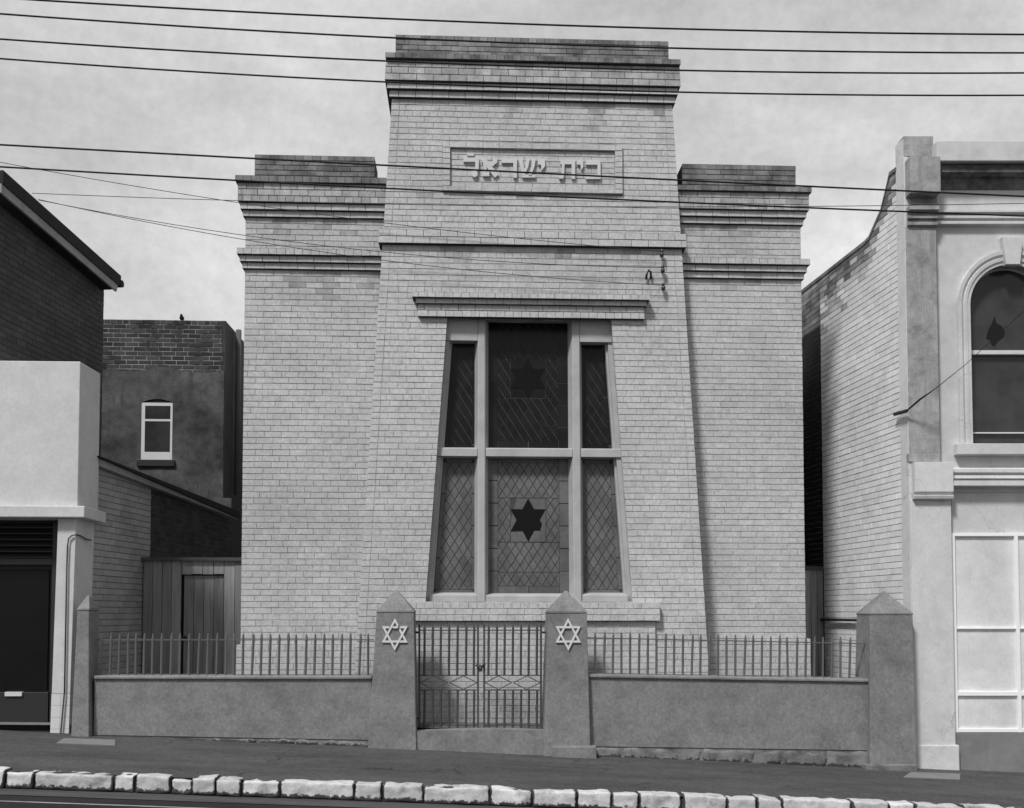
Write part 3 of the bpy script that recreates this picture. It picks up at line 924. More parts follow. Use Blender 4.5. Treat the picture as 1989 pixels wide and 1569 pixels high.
# ------------------------------------------------------------------ front fence: walls, posts, railings, gates
FEN = Fr((0, 13.3, 0), (1, 0, 0))
forec = struct(sheet('forecourt', 'forecourt', [-6.2, -3, 0, 3, 5.2], [13.42, 14.0, 14.7, 16.5], lambda x, y: .24-.012*x))
def obelisk(name, label, base, top, zb, zt, za, group, of0=.12, of1=.05, d0=.62, d1=.47, apex=None):
    t = thing(name, label, 'gate post', FEN.W((base[0]+base[1])/2, zb, 0), group)
    b = MB()
    b.hexa([FEN.W(base[0], zb, of0), FEN.W(base[1], zb, of0), FEN.W(top[1], zt, of1), FEN.W(top[0], zt, of1),
            FEN.W(base[0], zb, of0-d0), FEN.W(base[1], zb, of0-d0), FEN.W(top[1], zt, of1-d1), FEN.W(top[0], zt, of1-d1)])
    b.build('shaft', 'cement_render', t, bevel=.012)
    c = MB()
    ap = FEN.W(apex if apex is not None else (top[0]+top[1])/2, za, of1-d1/2)
    e = .006
    q = [FEN.W(top[0]-e, zt, of1+e), FEN.W(top[1]+e, zt, of1+e), FEN.W(top[1]+e, zt, of1-d1-e), FEN.W(top[0]-e, zt, of1-d1-e)]
    q2 = [p+Vector((0, 0, .02)) for p in q]
    c.hexa(q+q2)
    c.f.pop(1) if False else None
    i = len(c.v)
    tip = [ap+Vector((dx, dy, 0)) for dx, dy in ((-.012, -.012), (.012, -.012), (.012, .012), (-.012, .012))]
    c.hexa([p+Vector((0, 0, .0205)) for p in q]+tip)
    c.build('cap', 'cement_render', t, bevel=.008)
    return t
def fs(px, py, o=0): return FEN.S(px, py, o)
def fh(px, py, o=0): return FEN.H(px, py, o)
post_group = 'obelisk posts of the front fence'
gp_l = obelisk('gate_post', 'obelisk gate post left of the iron gates with a chipped white star', (fs(713, 1452, .12), fs(809.5, 1425, .12)),
               (fs(731.5, 1190, .05), fs(804, 1190, .05)), gf(-1)-.15, fh(768, 1190, .05), fh(770, 1145, -.19), post_group)
gp_r = obelisk('gate_post', 'obelisk gate post right of the iron gates with a complete white star', (fs(1055, 1449, .12), fs(1148, 1449, .12)),
               (fs(1065, 1191, .05), fs(1140, 1191, .05)), gf(1.3)-.15, fh(1102, 1191, .05), fh(1104, 1147, -.19), post_group)
ep_l = obelisk('fence_post', 'narrow obelisk post at the left end of the fence by the shop', (fs(137, 1426, .12), fs(173, 1426, .12)),
               (fs(150, 1186, .05), fs(173, 1186, .05)), gf(-5)-.15, fh(160, 1186, .05), fh(160, 1156, -.1), post_group, d0=.34, d1=.36)
ep_r = obelisk('fence_post', 'wide plain obelisk post at the right end of the fence', (fs(1690, 1483, .12), fs(1782, 1484, .12)),
               (fs(1690, 1194, .05), fs(1773, 1194, .05)), gf(5.5)-.15, fh(1732, 1194, .05), fh(1724, 1148, -.19), post_group)
# footing block by the right gate post
b = MB(); zt = fh(1115, 1450, .2); b.box(FEN, fs(1073, 1460, .2), fs(1159, 1460, .2), gf(1.3)-.2, zt, .2, -.1)
b.build('footing', 'cement_render', gp_r, bevel=.012)
b = MB(); b.box(FEN, fs(1683, 1490, .17), fs(1783, 1490, .17), gf(5.5)-.2, fh(1730, 1485, .17), .17, -.3); b.build('footing', 'plinth_stone', ep_r, bevel=.015)

def star(post, px, py, w, h, broken=False):
    k = .07/ (1452-1190)     # the post's front batter per pixel of height
    o = .05+k*(py-1190)+.004
    s, z = FEN.U(px, py, o)
    sc = FEN.S(px+1, py, o)-s
    R = h/2*sc; wd = 3.9*sc
    b = MB()
    def tri(sign, oo, gap):
        pts = [(s+R*(w/h)*1.0*math.sin(t)*1.03, z+sign*R*math.cos(t)) for t in (0, 2*math.pi/3, 4*math.pi/3)]
        cx, cz = s, z
        for i in range(3):
            p, q = pts[i], pts[(i+1) % 3]
            f = 1-wd/(R/2)
            pi2, qi = (cx+(p[0]-cx)*f, cz+(p[1]-cz)*f), (cx+(q[0]-cx)*f, cz+(q[1]-cz)*f)
            lo_, hi_ = (0, 1)
            segs = [(0, 1)]
            if gap and i in gap: segs = gap[i]
            for a, c in segs:
                L = lambda u, v, t: (u[0]+(v[0]-u[0])*t, u[1]+(v[1]-u[1])*t)
                poly = [L(p, q, a), L(p, q, c), L(pi2, qi, c), L(pi2, qi, a)]
                # follow the battered face
                f0 = [FEN.W(x, y_, o+oo-(y_-z)*.039) for x, y_ in poly]; f1 = [FEN.W(x, y_, o-.012-(y_-z)*.039) for x, y_ in poly]
                b.hexa(f0+f1)
    tri(1, .016, {0: [(0, .27), (.42, 1)]} if broken else None)
    tri(-1, .019, {1: [(0, .28), (.36, .60), (.74, 1)]} if broken else None)
    b.build('star_emblem', 'star_paint', post)
star(gp_l, 767, 1232, 56, 63, True); star(gp_r, 1103.5, 1232, 55, 63)

def fence_wall(px0, px1, yt0, yt1, yb0, yb1, label, side):
    s0, s1 = fs(px0, yt0), fs(px1, yt1)
    zt0, zt1 = fh(px0, yt0), fh(px1, yt1)
    zb0, zb1 = fh(px0, yb0), fh(px1, yb1)
    t = thing('fence_wall', label, 'wall', FEN.W((s0+s1)/2, min(zb0, zb1)-.2, 0), 'low rendered walls of the front fence')
    b = MB()
    b.prism(FEN, [(s0, zb0), (s1, zb1), (s1, zt1-.04), (s0, zt0-.04)], 0, -.26)
    b.build('render_face', 'cement_render', t)
    c = MB(); c.hprism(FEN, [(.022, 0), (.03, .008), (.03, .03), (.012, .045), (-.27, .05), (-.28, 0)], s0, s1)
    for v in c.v:
        u = (v.x-s0)/(s1-s0); v.z += zt0-.045+(zt1-zt0)*u
    c.build('coping', 'cement_render', t, bevel=.004)
    n = 7; rz = random.Random(side*5+3)
    cuts = [s0]+sorted(s0+(s1-s0)*(k+rz.uniform(-.25, .25))/n for k in range(1, n))+[s1]
    m = MB(); m.prism(FEN, [(s0, gf(s0)-.3), (s1, gf(s1)-.3), (s1, zb1+.005), (s0, zb0+.005)], -.012, -.27); m.build('foundation', 'plinth_stone', t)
    for k in range(n):
        a, e = cuts[k]+.006, cuts[k+1]-.006
        za = zb0+(zb1-zb0)*(a-s0)/(s1-s0)-.008; ze = zb0+(zb1-zb0)*(e-s0)/(s1-s0)-.008
        if za-gf(a) < .02: continue
        bm = rough_block(a, e, za-rz.uniform(0, .012), ze-rz.uniform(0, .012), min(za-.1, gf(a)-.06), min(ze-.1, gf(e)-.06), 13.3-rz.uniform(-.008, .012), 13.5, 40+k+side*9, rnd_amt=.03,
                         nx=max(4, int((e-a)/.07)), ny=3, nz=5, corner=.03)
        so_ = stone_obj('stone', bm, 'plinth_stone', t, rz.random())
        bz = base_of(t)
        wear_attr(so_, [.85-(v.co.z+bz.z-gf(v.co.x+bz.x))/.08 for v in so_.data.vertices])
    return t
fence_wall(184, 722, 1312, 1312.5, 1427, 1437, 'low rendered wall between narrow left post and starred gate post', 0)
fence_wall(1140, 1690, 1309, 1318.5, 1449, 1457, 'low rendered wall between right gate post and wide end post', 1)

def railing(pxs, ytop, yrail, ybot, label, rail_px):
    o = -.1
    t = thing('iron_railing', label, 'railing', FEN.W(fs(pxs[0], 1312, o), fh(pxs[0], ybot(pxs[0]), o), o), 'spiked railings on the fence walls')
    b = MB(); x0, x1 = rail_px
    p0 = FEN.W(fs(x0, yrail(x0), o), fh(x0, yrail(x0), o), o-.004); p1 = FEN.W(fs(x1, yrail(x1), o), fh(x1, yrail(x1), o), o-.004)
    d = Vector((0, 0, .007)); e = Vector((0, .012, 0))
    b.hexa([p0-d-e, p1-d-e, p1+d-e, p0+d-e, p0-d+e, p1-d+e, p1+d+e, p0+d+e]); b.build('rail', 'iron', t)
    for i, px in enumerate(pxs):
        rz = random.Random(i)
        jy = rz.uniform(-1.5, 1.5); lean = rz.choice((rz.uniform(-.8, .8), rz.uniform(-2.6, 2.6)))+(1.2 if px < 700 else 0)
        pt = FEN.W(fs(px+lean, ytop(px)+jy, o), fh(px, ytop(px)+jy, o), o); pb = FEN.W(fs(px-.8, ybot(px), o), fh(px, ybot(px), o)-.03, o)
        pm = pb.lerp(pt, .86); pn_ = pb.lerp(pt, .80)
        b = MB(); b.tube([pb, pn_, pm, pb.lerp(pt, .97), pt], .014, 8, taper=[.016, .016, .018, .010, .003]); b.build('paling', 'iron', t)
lpx = [214, 231, 249, 264, 279.6, 296, 314, 332, 349, 367, 385, 403, 421, 438.6, 454.5, 472, 489.5, 507, 524, 541.5, 559, 576.4, 593.8, 611, 628.5, 646, 663, 680.5, 698, 715.5]
railing([197]+lpx, lambda x: 1229.5, lambda x: 1242.5, lambda x: 1312, 'spiked iron railing on the left fence wall before the timber gate', (186, 726))
rpx = [1156.6+17.02*i for i in range(30)]
railing(rpx, lambda x: 1226.5+(x-1156)*.021, lambda x: 1239+(x-1156)*.021, lambda x: 1310+(x-1156)*.017, 'spiked iron railing on the right fence wall before the right wing', (1140, 1680))

# gates
def leaf(px0, px1, bars, label, sgn):
    o = -.16
    t = thing('gate_leaf', label, 'gate', FEN.W(fs((px0+px1)/2, 1410, o), fh(px0, 1412, o), o), 'pair of iron gates')
    def P(px, py, oo=0.0): return FEN.W(fs(px, py, o+oo), fh(px, py, o+oo), o+oo)
    def flat(a, b_, w, dpt, name):
        m = MB(); d = (b_-a).normalized(); n = Vector((0, -1, 0)); s = d.cross(n).normalized()*w/2; n = n*dpt/2
        m.hexa([a+s+n, b_+s+n, b_-s+n, a-s+n, a+s-n, b_+s-n, b_-s-n, a-s-n]); m.build(name, 'iron_gate', t)
    for px in (px0, px1): flat(P(px, 1412), P(px, 1213), .026, .026, 'stile')
    for py in (1224, 1311.5, 1340, 1408.5): flat(P(px0, py, -.016), P(px1, py, -.016), .014, .010, 'rail')
    for px in bars:
        for (ya, yb) in ((1311.5, 1212), (1413, 1340)):
            m = MB(); a, c = P(px-.5, ya), P(px+.5, yb)
            if yb < 1300: m.tube([a, a.lerp(c, .93), c], .015, 7, taper=[.0155, .0155, .004])
            else: m.tube([a, c], .0155, 7)
            m.build('bar', 'iron_gate', t)
    mid = (px0+px1)/2; q = (px1-px0)/4; yc = 1325.7
    for k in (0, 1):
        c = px0+q+k*2*q
        m = MB()
        pts = [(c-q+2, yc), (c, 1312.5), (c+q-2, yc), (c, 1339)]
        for i in range(4):
            m.tube([P(*pts[i], .012+.002*i), P(*pts[(i+1) % 4], .012+.002*i)], .0065, 5)
        m.build('diamond', 'iron_gate', t)
    for py in (1228, 1395):
        hx = px0 if sgn < 0 else px1
        m = MB(); m.tube([P(hx, py), P(hx+sgn*9, py, -.01)], .014, 7); m.build('hinge', 'iron_dark', t)
    return t
leaf(814.5, 928.5, [824.5, 840.4, 856, 872.3, 888.6, 905.5, 920.6], 'left leaf of the iron gates, hinged on the chipped-star post', -1)
leaf(940.5, 1050.8, [949, 964.8, 980, 996, 1011.8, 1027, 1042.7], 'right leaf of the iron gates, hinged on the complete-star post', 1)
c = FEN.W(fs(932.5, 1296, -.13), fh(932.5, 1296, -.13), -.13)
t = thing('padlock', 'dark padlock and chain fastening the two iron gate leaves', 'padlock', c-Vector((0, 0, .06)))
b = MB(); b.box(Fr((c.x, c.y), (1, 0, 0)), -.028, .03, c.z-.055, c.z-.005, .018, -.018); b.build('body', 'iron_dark', t, bevel=.008)
b = MB(); b.tube([c+Vector((-.05, 0, .035)), c+Vector((-.02, -.01, -.0)), c+Vector((0, -.02, .03)), c+Vector((.02, -.01, 0)), c+Vector((.06, 0, .045))], .018, 7); b.build('chain', 'iron_dark', t, smooth=True)

# threshold step under the gates
s0, s1 = fs(806, 1420, .08), fs(1062, 1420, .08)
b = MB(); n = 10
for i in range(n):
    u0, u1 = i/n, (i+1)/n
    zz = lambda u: fh(930, 1420, .08)+.02*math.sin(math.pi*u)
    xx = lambda u: s0+(s1-s0)*u
    b.prism(FEN, [(xx(u0), gf(0)-.3), (xx(u1), gf(0)-.3), (xx(u1), zz(u1)), (xx(u0), zz(u0))], .08, -.5)
tag(b.build('doorstep', 'cement_render', bevel=.0), 'worn rendered threshold step under the iron gates', 'step')

# ------------------------------------------------------------------ right-hand building
R0 = Vector((0, 13.45, 0))
tmp = Fr((0, 13.45, 0), (1, 0, 0))
c0 = tmp.W(tmp.S(1771.5, 1200), 0)
RF = Fr((c0.x, c0.y), Vector((RGT.x, RGT.y, 0)))
sd = hdir(750)
RS = Fr((c0.x, c0.y), sd, flip=True)         # side wall running back along the alley
if RS.n.x > 0: RS.n = -RS.n
rb = thing('shop_building', 'two-storey rendered shop with arched upper window and whited shopfront', 'building', (c0.x+2, c0.y, gf(6)))
def rbox(mb, x0, y0, x1, y1, of, ob, s1=None, s0=None):
    s0 = RF.S(x0, (y0+y1)/2, of) if s0 is None else s0; s1 = RF.S(x1, (y0+y1)/2, of) if s1 is None else s1
    xm = min(max(x0, 1764), 1960)
    mb.box(RF, s0, s1, RF.H(xm, y1, of), RF.H(xm, y0, of), of, ob)
FAR = 5.4
RH = lambda y, o=0, px=1850: RF.H(px, y, o)
# field wall with arched opening
wo = -.11
sc_ = RF.S(1963, 592, wo); zc = RH(592, wo, 1930); r_in = sc_-RF.S(1884, 600, wo)
zb_w = RH(862, wo)
zlow, zhigh = RH(1036, wo), RH(300, wo)
s_l = RF.S(1800, 700, wo)
w = MB()
w.box(RF, s_l, sc_-r_in, zb_w, zc, wo, wo-.35); w.box(RF, sc_+r_in, FAR, zb_w, zc, wo, wo-.35)
w.box(RF, s_l, FAR, zlow, zb_w, wo, wo-.35)
NA = 24
arc = [(sc_-r_in*math.cos(math.pi*i/NA), zc+r_in*math.sin(math.pi*i/NA)) for i in range(NA+1)]
w.box(RF, s_l, sc_-r_in, zc, zhigh, wo, wo-.35); w.box(RF, sc_+r_in, FAR, zc, zhigh, wo, wo-.35)
for i in range(NA):
    (a, za), (c, zc2) = arc[i], arc[i+1]
    w.prism(RF, [(a, za), (c, zc2), (c, zhigh), (a, zhigh)], wo, wo-.35)
w.build('wall', 'r_render', rb)
# architrave: moulded band swept round the opening
prof = [(0.0, -.16), (0.0, .015), (.045, .02), (.05, .035), (.09, .04), (.10, .022), (.135, .05), (.185, .055), (.19, .0), (.19, -.02)]
path = [(sc_-r_in, RH(862, wo)), (sc_-r_in, zc)]+arc[1:-1]+[(sc_+r_in, zc), (sc_+r_in, RH(862, wo))]
am = MB(); rows = []
for i, (s, z) in enumerate(path):
    if z > zc+1e-6: d = Vector((s-sc_, z-zc)).normalized()
    else: d = Vector((-1 if s < sc_ else 1, 0))
    row = []
    for (rr, oo) in prof:
        row.append(len(am.v)); am.v.append(RF.W(s+d.x*rr, z+d.y*rr, wo+oo))
    rows.append(row)
for i in range(len(rows)-1):
    for j in range(len(prof)-1):
        am.f.append((rows[i][j], rows[i+1][j], rows[i+1][j+1], rows[i][j+1])); am.tone.append(.5)
am.build('architrave', 'r_smooth', rb, recalc=True)
k = MB()
kz0, kz1 = RH(513, wo+.1, 1963), RH(459, wo+.1, 1963)
k.prism(RF, [(sc_-.095, kz0), (sc_+.095, kz0), (sc_+.14, kz1), (sc_-.14, kz1)], wo+.1, wo)
k.build('keystone', 'r_smooth', rb, bevel=.006)
sl = MB(); rbox(sl, 1860, 861, 2068, 882, wo+.13, wo-.2); sl.build('sill', 'r_smooth', rb, bevel=.006)
wn = MB()
go = wo-.16
zr0, zr1 = RH(688, go+.03), RH(680, go+.03)
wn.box(RF, sc_-r_in, sc_+r_in, zr0, zr1, go+.03, go-.03)
wn.box(RF, sc_-r_in, sc_+r_in, RH(842, go), RH(839.5, go), go+.01, go-.03)
for s in (sc_-r_in, sc_+r_in-.035): wn.box(RF, s, s+.035, zb_w, zr0, go-.01, go-.04)
wn_o = wn.build('window', 'white_timber', rb, bevel=.004)
wn_o['label'] = 'arched sash window with dark glass'
wn = MB()
for i in range(NA):
    (a, za), (c, zc2) = arc[i], arc[i+1]
    f = lambda s, z: (sc_+(s-sc_)*.955, zc+(z-zc)*.955)
    wn.prism(RF, [(a, za), f(a, za), f(c, zc2), (c, zc2)], go+.02, go-.03)
wn.build('arch_frame', 'white_timber', wn_o)
gl = MB()
gl.prism(RF, [(sc_-r_in, zr1)]+[(sc_+r_in, zr1)]+[(x, y) for x, y in reversed(arc)], go, go-.01)
gl.build('pane', 'dark_glass', wn_o)
hp = [(600,1010),(625,1100),(690,1130),(730,1200),(720,1270),(640,1330),(600,1390),(560,1370),(540,1310),(490,1290),(515,1190),(560,1110)]
gl = MB(); gl.prism(RF, [RF.U(1840+x*.153, 460+y*.153, go) for x, y in reversed(hp)], go+.003, go-.003)  # flat dark shape set just proud of the upper pane
o = gl.build('dark_patch', 'interior', wn_o); o['label'] = 'dark jagged patch in the upper pane'
gl = MB(); gl.box(RF, sc_-r_in, sc_+r_in, zb_w, zr0, go-.035, go-.045); gl.build('pane', 'dark_glass', wn_o)
bk = MB(); bk.box(RF, 1.0, FAR, 2.5, RH(420), wo-.36, -1.3); bk.box(RF, .35, FAR, -.6, 3.2, wo-.36, -7.0); bk.build('body', 'interior', rb)

# pilaster
p = MB()
rbox(p, 1764, 440, 1822, 880, 0, -.3, s0=0); rbox(p, 1766, 880, 1826, 897, .015, -.3, s0=-.012)
p.build('pilaster', 'r_render_worn', rb, bevel=.006)
p = MB()
rbox(p, 1772, 897, 1852, 955, .10, -.25, s0=.03)
zz = lambda y: RH(y, .06, 1800)
p.hprism(RF, [(.09, zz(955)), (.06, zz(961)), (.10, zz(962.5)), (.085, zz(969)), (.0, zz(970.5)), (-.2, zz(970.5)), (-.2, zz(955))], RF.S(1774, 960, .06), RF.S(1851, 960, .06))
p.build('pedestal', 'r_smooth', rb, bevel=.004)
p = MB(); s0, s1 = .002, RF.S(1852, 1200, .02)
p.box(RF, s0, s1, RH(1447, .02), RH(970.5, .02), .02, -.3); p.build('lower_pilaster', 'r_smooth', rb, bevel=.008)
p = MB(); p.box(RF, s0-.0, s1+.035, gf(6)-.35, RH(1447, .05), .05, -.3); p.build('pilaster_base', 'r_smooth', rb, bevel=.015)
# capital
p = MB()
rbox(p, 1757, 264, 1813, 303, .0, -.3, s0=-.004)
rbox(p, 1767, 303, 1827, 374, .17, -.3, s0=.012)
zz = lambda y: RH(y, .05, 1795)
p.hprism(RF, [(.05, zz(374)), (-.01, zz(380)), (-.015, zz(389)), (.04, zz(394)), (.04, zz(396)), (-.1, zz(396)), (-.1, zz(374))], RF.S(1768, 385, .05), RF.S(1824, 385, .05))
p.hprism(RF, [(-.02, zz(396)), (.0, zz(400)), (.10, zz(401.5)), (.11, zz(410)), (.02, zz(412)), (.01, zz(418)), (.06, zz(419)), (.06, zz(424)),
              (.015, zz(425.5)), (.015, zz(429)), (.04, zz(430)), (.04, zz(436)), (.0, zz(438)), (.0, zz(440)), (-.1, zz(440)), (-.1, zz(396))], RF.S(1764, 420, .05), RF.S(1822, 420, .05))
cap = p.build('capital', 'r_render_worn', rb, bevel=.004)
# parapet and cornice of the facade
p = MB(); s0 = RF.S(1815, 290, .08); z_a, z_b = RH(312, .16), RH(273, .16)
p.box(RF, s0, FAR, z_a, z_b, .16, -.3); p.build('parapet', 'r_render', rb, bevel=.008)
p = MB(); zz = lambda y: RH(y, .03, 1880)
p.hprism(RF, [(.15, zz(311.5)), (.03, zz(313)), (.03, zz(320)), (.06, zz(322)), (.06, zz(329)), (.085, zz(331)), (.085, zz(337)), (-.06, zz(338.5)), (-.06, zz(345)), (-.085, zz(350)), (-.085, zz(358)), (-.10, zz(361)), (-.3, zz(361)), (-.3, zz(313))], RF.S(1824, 330), FAR)
p.build('cornice', 'r_cornice', rb)
p = MB()
p.hprism(RF, [(-.12, zz(402)), (-.03, zz(404)), (-.03, zz(408)), (-.105, zz(409.5)), (-.10, zz(413)), (-.04, zz(414.5)), (-.04, zz(419)), (-.10, zz(420.5)), (-.095, zz(424)), (-.03, zz(425.5)), (-.03, zz(431)), (-.12, zz(432.5))], RF.S(1818, 420, -.06), FAR)
p.build('string_moulding', 'r_render', rb)
p = MB(); zz = lambda y: RH(y, 0, 1900)
p.hprism(RF, [(-.12, zz(905)), (.0, zz(911)), (.0, zz(917)), (-.06, zz(918.5)), (-.06, zz(922)), (.02, zz(923.5)), (.03, zz(929)), (-.03, zz(930.5)), (-.02, zz(933)), (.075, zz(934.5)), (.075, zz(944)), (-.075, zz(945.5)), (-.08, zz(955)), (-.12, zz(957))], RF.S(1845, 930, 0), FAR)
p.build('floor_moulding', 'r_smooth', rb)
# shopfront
p = MB(); so = -.06
xs_ = [RF.S(1853, 1200, so), RF.S(1976, 1200, so)]
xs_ += [xs_[1]+(xs_[1]-xs_[0])*i for i in (1, 2, 3)]
zt_, zm1, zm2, zb_ = RH(1040, so, 1920), RH(1220, so, 1920), RH(1347, so, 1920), RH(1419, so, 1920)
for i, s in enumerate(xs_): p.box(RF, s-.024, s+.024, zb_-.02, zt_+.03, so+.02, so-.06)
for i in range(len(xs_)-1):
    a, c = xs_[i]+.0245, xs_[i+1]-.0245
    p.box(RF, a, c, zt_-.01, zt_+.028, so+.015, so-.05); p.box(RF, a, c, zm1-.012, zm1+.012, so+.01, so-.05)
    p.box(RF, a, c, zm2-.028, zm2+.028, so+.015, so-.05); p.box(RF, a, c, zb_-.018, zb_+.03, so+.012, so-.05)
sf = p.build('shopfront_frame', 'shop_white', rb, bevel=.003)
for i in range(len(xs_)-1):
    for (a, c) in ((zb_, zm2), (zm2, zm1), (zm1, zt_)):
        g = MB(); g.box(RF, xs_[i], xs_[i+1], a, c, so-.02, so-.03); g.build('pane', 'whited_glass', sf)
p = MB(); p.box(RF, xs_[0]-.06, FAR, gf(7)-.4, zb_-.022, so+.03, so-.3); p.build('stallriser', 'stallriser', rb, bevel=.006)
p = MB(); rbox(p, 1849, 957, 2000, 1036, wo+.03, wo-.1, s1=FAR); p.build('fascia', 'r_smooth', rb)

# side wall
def rs(px, py): return RS.U(px, py)
top = [rs(1743, 300), rs(1741.5, 331), rs(1728, 341), rs(1724, 360), rs(1711, 413), rs(1688, 465), rs(1680, 474), rs(1560, 567)]
sA, sB = .30, 7.0
s_end, z_end = top[-1]
slope = (top[-1][1]-top[-2][1])/(top[-1][0]-top[-2][0])
top.append((sB, z_end+slope*(sB-s_end)))
zc_top = RH(282)
poly = [(.02, -.8), (sB, -.8)]+[(s, z) for s, z in reversed(top)]+[(.02, zc_top)]
m = MB(); m.prism(RS, poly, -.007, -.28); m.build('side_wall', 'r_joint', rb)
m = MB()
for i in range(1, len(top)-1):
    (a, za), (c, zc2) = top[i], top[i+1]
    m.prism(RS, [(a, za-.001), (c, zc2-.001), (c, zc2+.05), (a, za+.05)], .01, -.30)
m.build('wall_coping', 'r_brick_dark', rb)
RB = Bricks()
def right_at(z):
    for (a, za), (c, zc2) in zip(top, top[1:]):
        if zc2 <= z <= za and za > zc2: return a+(c-a)*(za-z)/(za-zc2)
    return sB if z < top[-1][1] else sA
zs = courses(gf(5.5)-.1, top[2][1])
s_t = RS.S(1597, 900)
rend_edge = .235
zt_a = RS.H(1598, 628); 
rr_ = random.Random(5)
def wall_top(s):
    for (a, za), (c, zc2) in zip(top, top[1:]):
        if a <= s <= c: return za+(zc2-za)*(s-a)/(c-a)
    return 99
near = lay(zs, const(rend_edge), lambda z: max(rend_edge, min(s_t, right_at(z))), seed=61)
far = lay(zs, const(s_t), lambda z: max(s_t, right_at(z)), seed=62)
for q in near+far:
    if min(q[1]-q[0], q[2]-q[3]) < .03: continue
    smid = (q[0]+q[1])/2; zm = (q[4]+q[5])/2
    mm = 'r_brick'
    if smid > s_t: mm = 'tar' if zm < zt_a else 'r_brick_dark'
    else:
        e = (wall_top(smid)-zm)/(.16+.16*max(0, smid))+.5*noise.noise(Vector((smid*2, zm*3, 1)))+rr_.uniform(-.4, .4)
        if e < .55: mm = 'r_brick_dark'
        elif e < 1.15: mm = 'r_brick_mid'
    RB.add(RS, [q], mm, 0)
m = MB(); m.box(RS, .003, rend_edge, gf(5.5)-.3, RH(268), .004, -.2)
m.build('rendered_return', 'r_smooth', rb, bevel=.01)
RB.finish(rb, 300, ok=lambda x, y: x > 1600 and not (1670 < x < 1790 and y > 1150) and y < 1310)
s0, z0 = rs(1597, 1203); s1, z1 = rs(1700, 1196)
b = MB(); b.tube([RS.W(s0+.2, z0, .05), RS.W(s1, z0, .05)], .022, 8)
tag(b.build('wall_pipe', 'iron_dark', smooth=True), 'dark pipe running level along the pale brick side wall', 'pipe')
# bracket with stay wire on the corner
s0, z0 = RS.U(1752, 803, .06); p0 = RS.W(s0, z0, .0)
t = thing('stay_bracket', 'dark stub bracket and stay wire at the corner of the arched-window shop', 'bracket', p0)
pa = RS.W(.26, RS.H(1735, 806, .05), .06); pb = RS.W(-.06, RS.H(1770, 795, .05), .06)
b = MB(); b.tube([pa, pb], .026, 8); b.build('arm', 'iron_dark', t)
pe = RF.W(RF.S(1995, 598, 1.2), RF.H(1995, 598, 1.2), 1.2)
pm_ = pb.lerp(pe, .5)-Vector((0, 0, .05))
b = MB(); b.tube([pb, pb.lerp(pe, .12), pb.lerp(pe, .25)-Vector((0, 0, .03)), pm_, pe, pb.lerp(pe, 5.5)], .006, 5, taper=[.012, .014, .006, .004, .004, .004]); b.build('stay_wire', 'wire', t)

# small timber door closing the right alley
aw = RS.W(s_t, 0, 0)
RA = Fr((0, aw.y), (1, 0, 0))
t = thing('alley_door', 'narrow dark timber door in the gap right of the synagogue', 'door', (aw.x-.5, aw.y, .2))
za, zb2 = .15, RA.H(1580, 1107)
xw = RA.S(1540, 1200); x1 = aw.x-.01; n = 5
for i in range(n):
    b = MB(); b.box(RA, xw+(x1-xw)*i/n+.004, xw+(x1-xw)*(i+1)/n-.004, za, zb2, random.uniform(-.003, .003), -.03, tone=random.random()); b.build('plank', 'grey_timber', t)
b = MB(); b.box(RA, xw, x1, zb2+.001, zb2+.06, .03, -.05); b.build('top_rail', 'rail_timber', t)

# ------------------------------------------------------------------ left-hand shop
LB = Fr((0, 13.4, 0), (1, 0, 0))
lb = thing('corner_shop', 'shop with white rendered upper front and dark brick gable behind', 'building', (-7, 13.4, gf(-6)))
xl = -11.5
def lS(px, py, o=0): return LB.S(px, py, o)
def lH(px, py, o=0): return LB.H(px, py, o)
xc = lS(153.5, 840)
LDIR = hdir(965)
LSd = Fr((xc, 13.4), LDIR)
back = LSd.S(194, 800)
def ret(s, o): return None
b = MB()
zt, zb_ = lH(80, 701), lH(80, 984)
d = LDIR*back
pf = [Vector((xl, 13.4, 0)), Vector((xc, 13.4, 0)), Vector((xc, 13.4, 0))+d, Vector((xl, 13.4+d.y, 0))]
b.hexa([Vector((p.x, p.y, zb_)) for p in pf]+[Vector((p.x, p.y, zt)) for p in pf])
b.build('upper_front', 'l_white', lb, bevel=.01)
xe = lS(164, 995, .10); zl0, zl1 = lH(80, 1004.5, .10), lH(80, 982, .10)
b = MB(); b.hexa([Vector(p) for p in ((xl, 13.3, zl0), (xe, 13.3, zl0), (xe-.02, 13.3+.85, zl0), (xl, 14.15, zl0), (xl, 13.3, zl1), (xe, 13.3, zl1), (xe-.02, 14.15, zl1), (xl, 14.15, zl1))])
b.build('ledge', 'l_white', lb, bevel=.012)
# pier
zbase = gf(-6)-.3
pier_o = -.02
pa, pbm = (lS(112.5, 1010, pier_o), lS(148, 1010, pier_o)), (lS(97.5, 1425, pier_o), lS(133.5, 1430, pier_o))
ztop_p, zbot_p, zsplit = lH(130, 1006, pier_o), gf(-5.3)-.1, lH(115, 1347, pier_o)
def px_at(z, i): 
    z0_, z1_ = lH(130, 1010, pier_o), lH(115, 1428, pier_o)
    return pa[i]+(pbm[i]-pa[i])*(z-z0_)/(z1_-z0_)
b = MB(); 
b.hexa([LB.W(px_at(zsplit, 0), zsplit, pier_o), LB.W(px_at(zsplit, 1), zsplit, pier_o), LB.W(px_at(ztop_p, 1), ztop_p, pier_o), LB.W(px_at(ztop_p, 0), ztop_p, pier_o),
        LB.W(px_at(zsplit, 0), zsplit, -.7), LB.W(px_at(zsplit, 1)-.01, zsplit, -.7), LB.W(px_at(ztop_p, 1)-.01, ztop_p, -.7), LB.W(px_at(ztop_p, 0), ztop_p, -.7)])
b.build('pier', 'l_white', lb, bevel=.006)
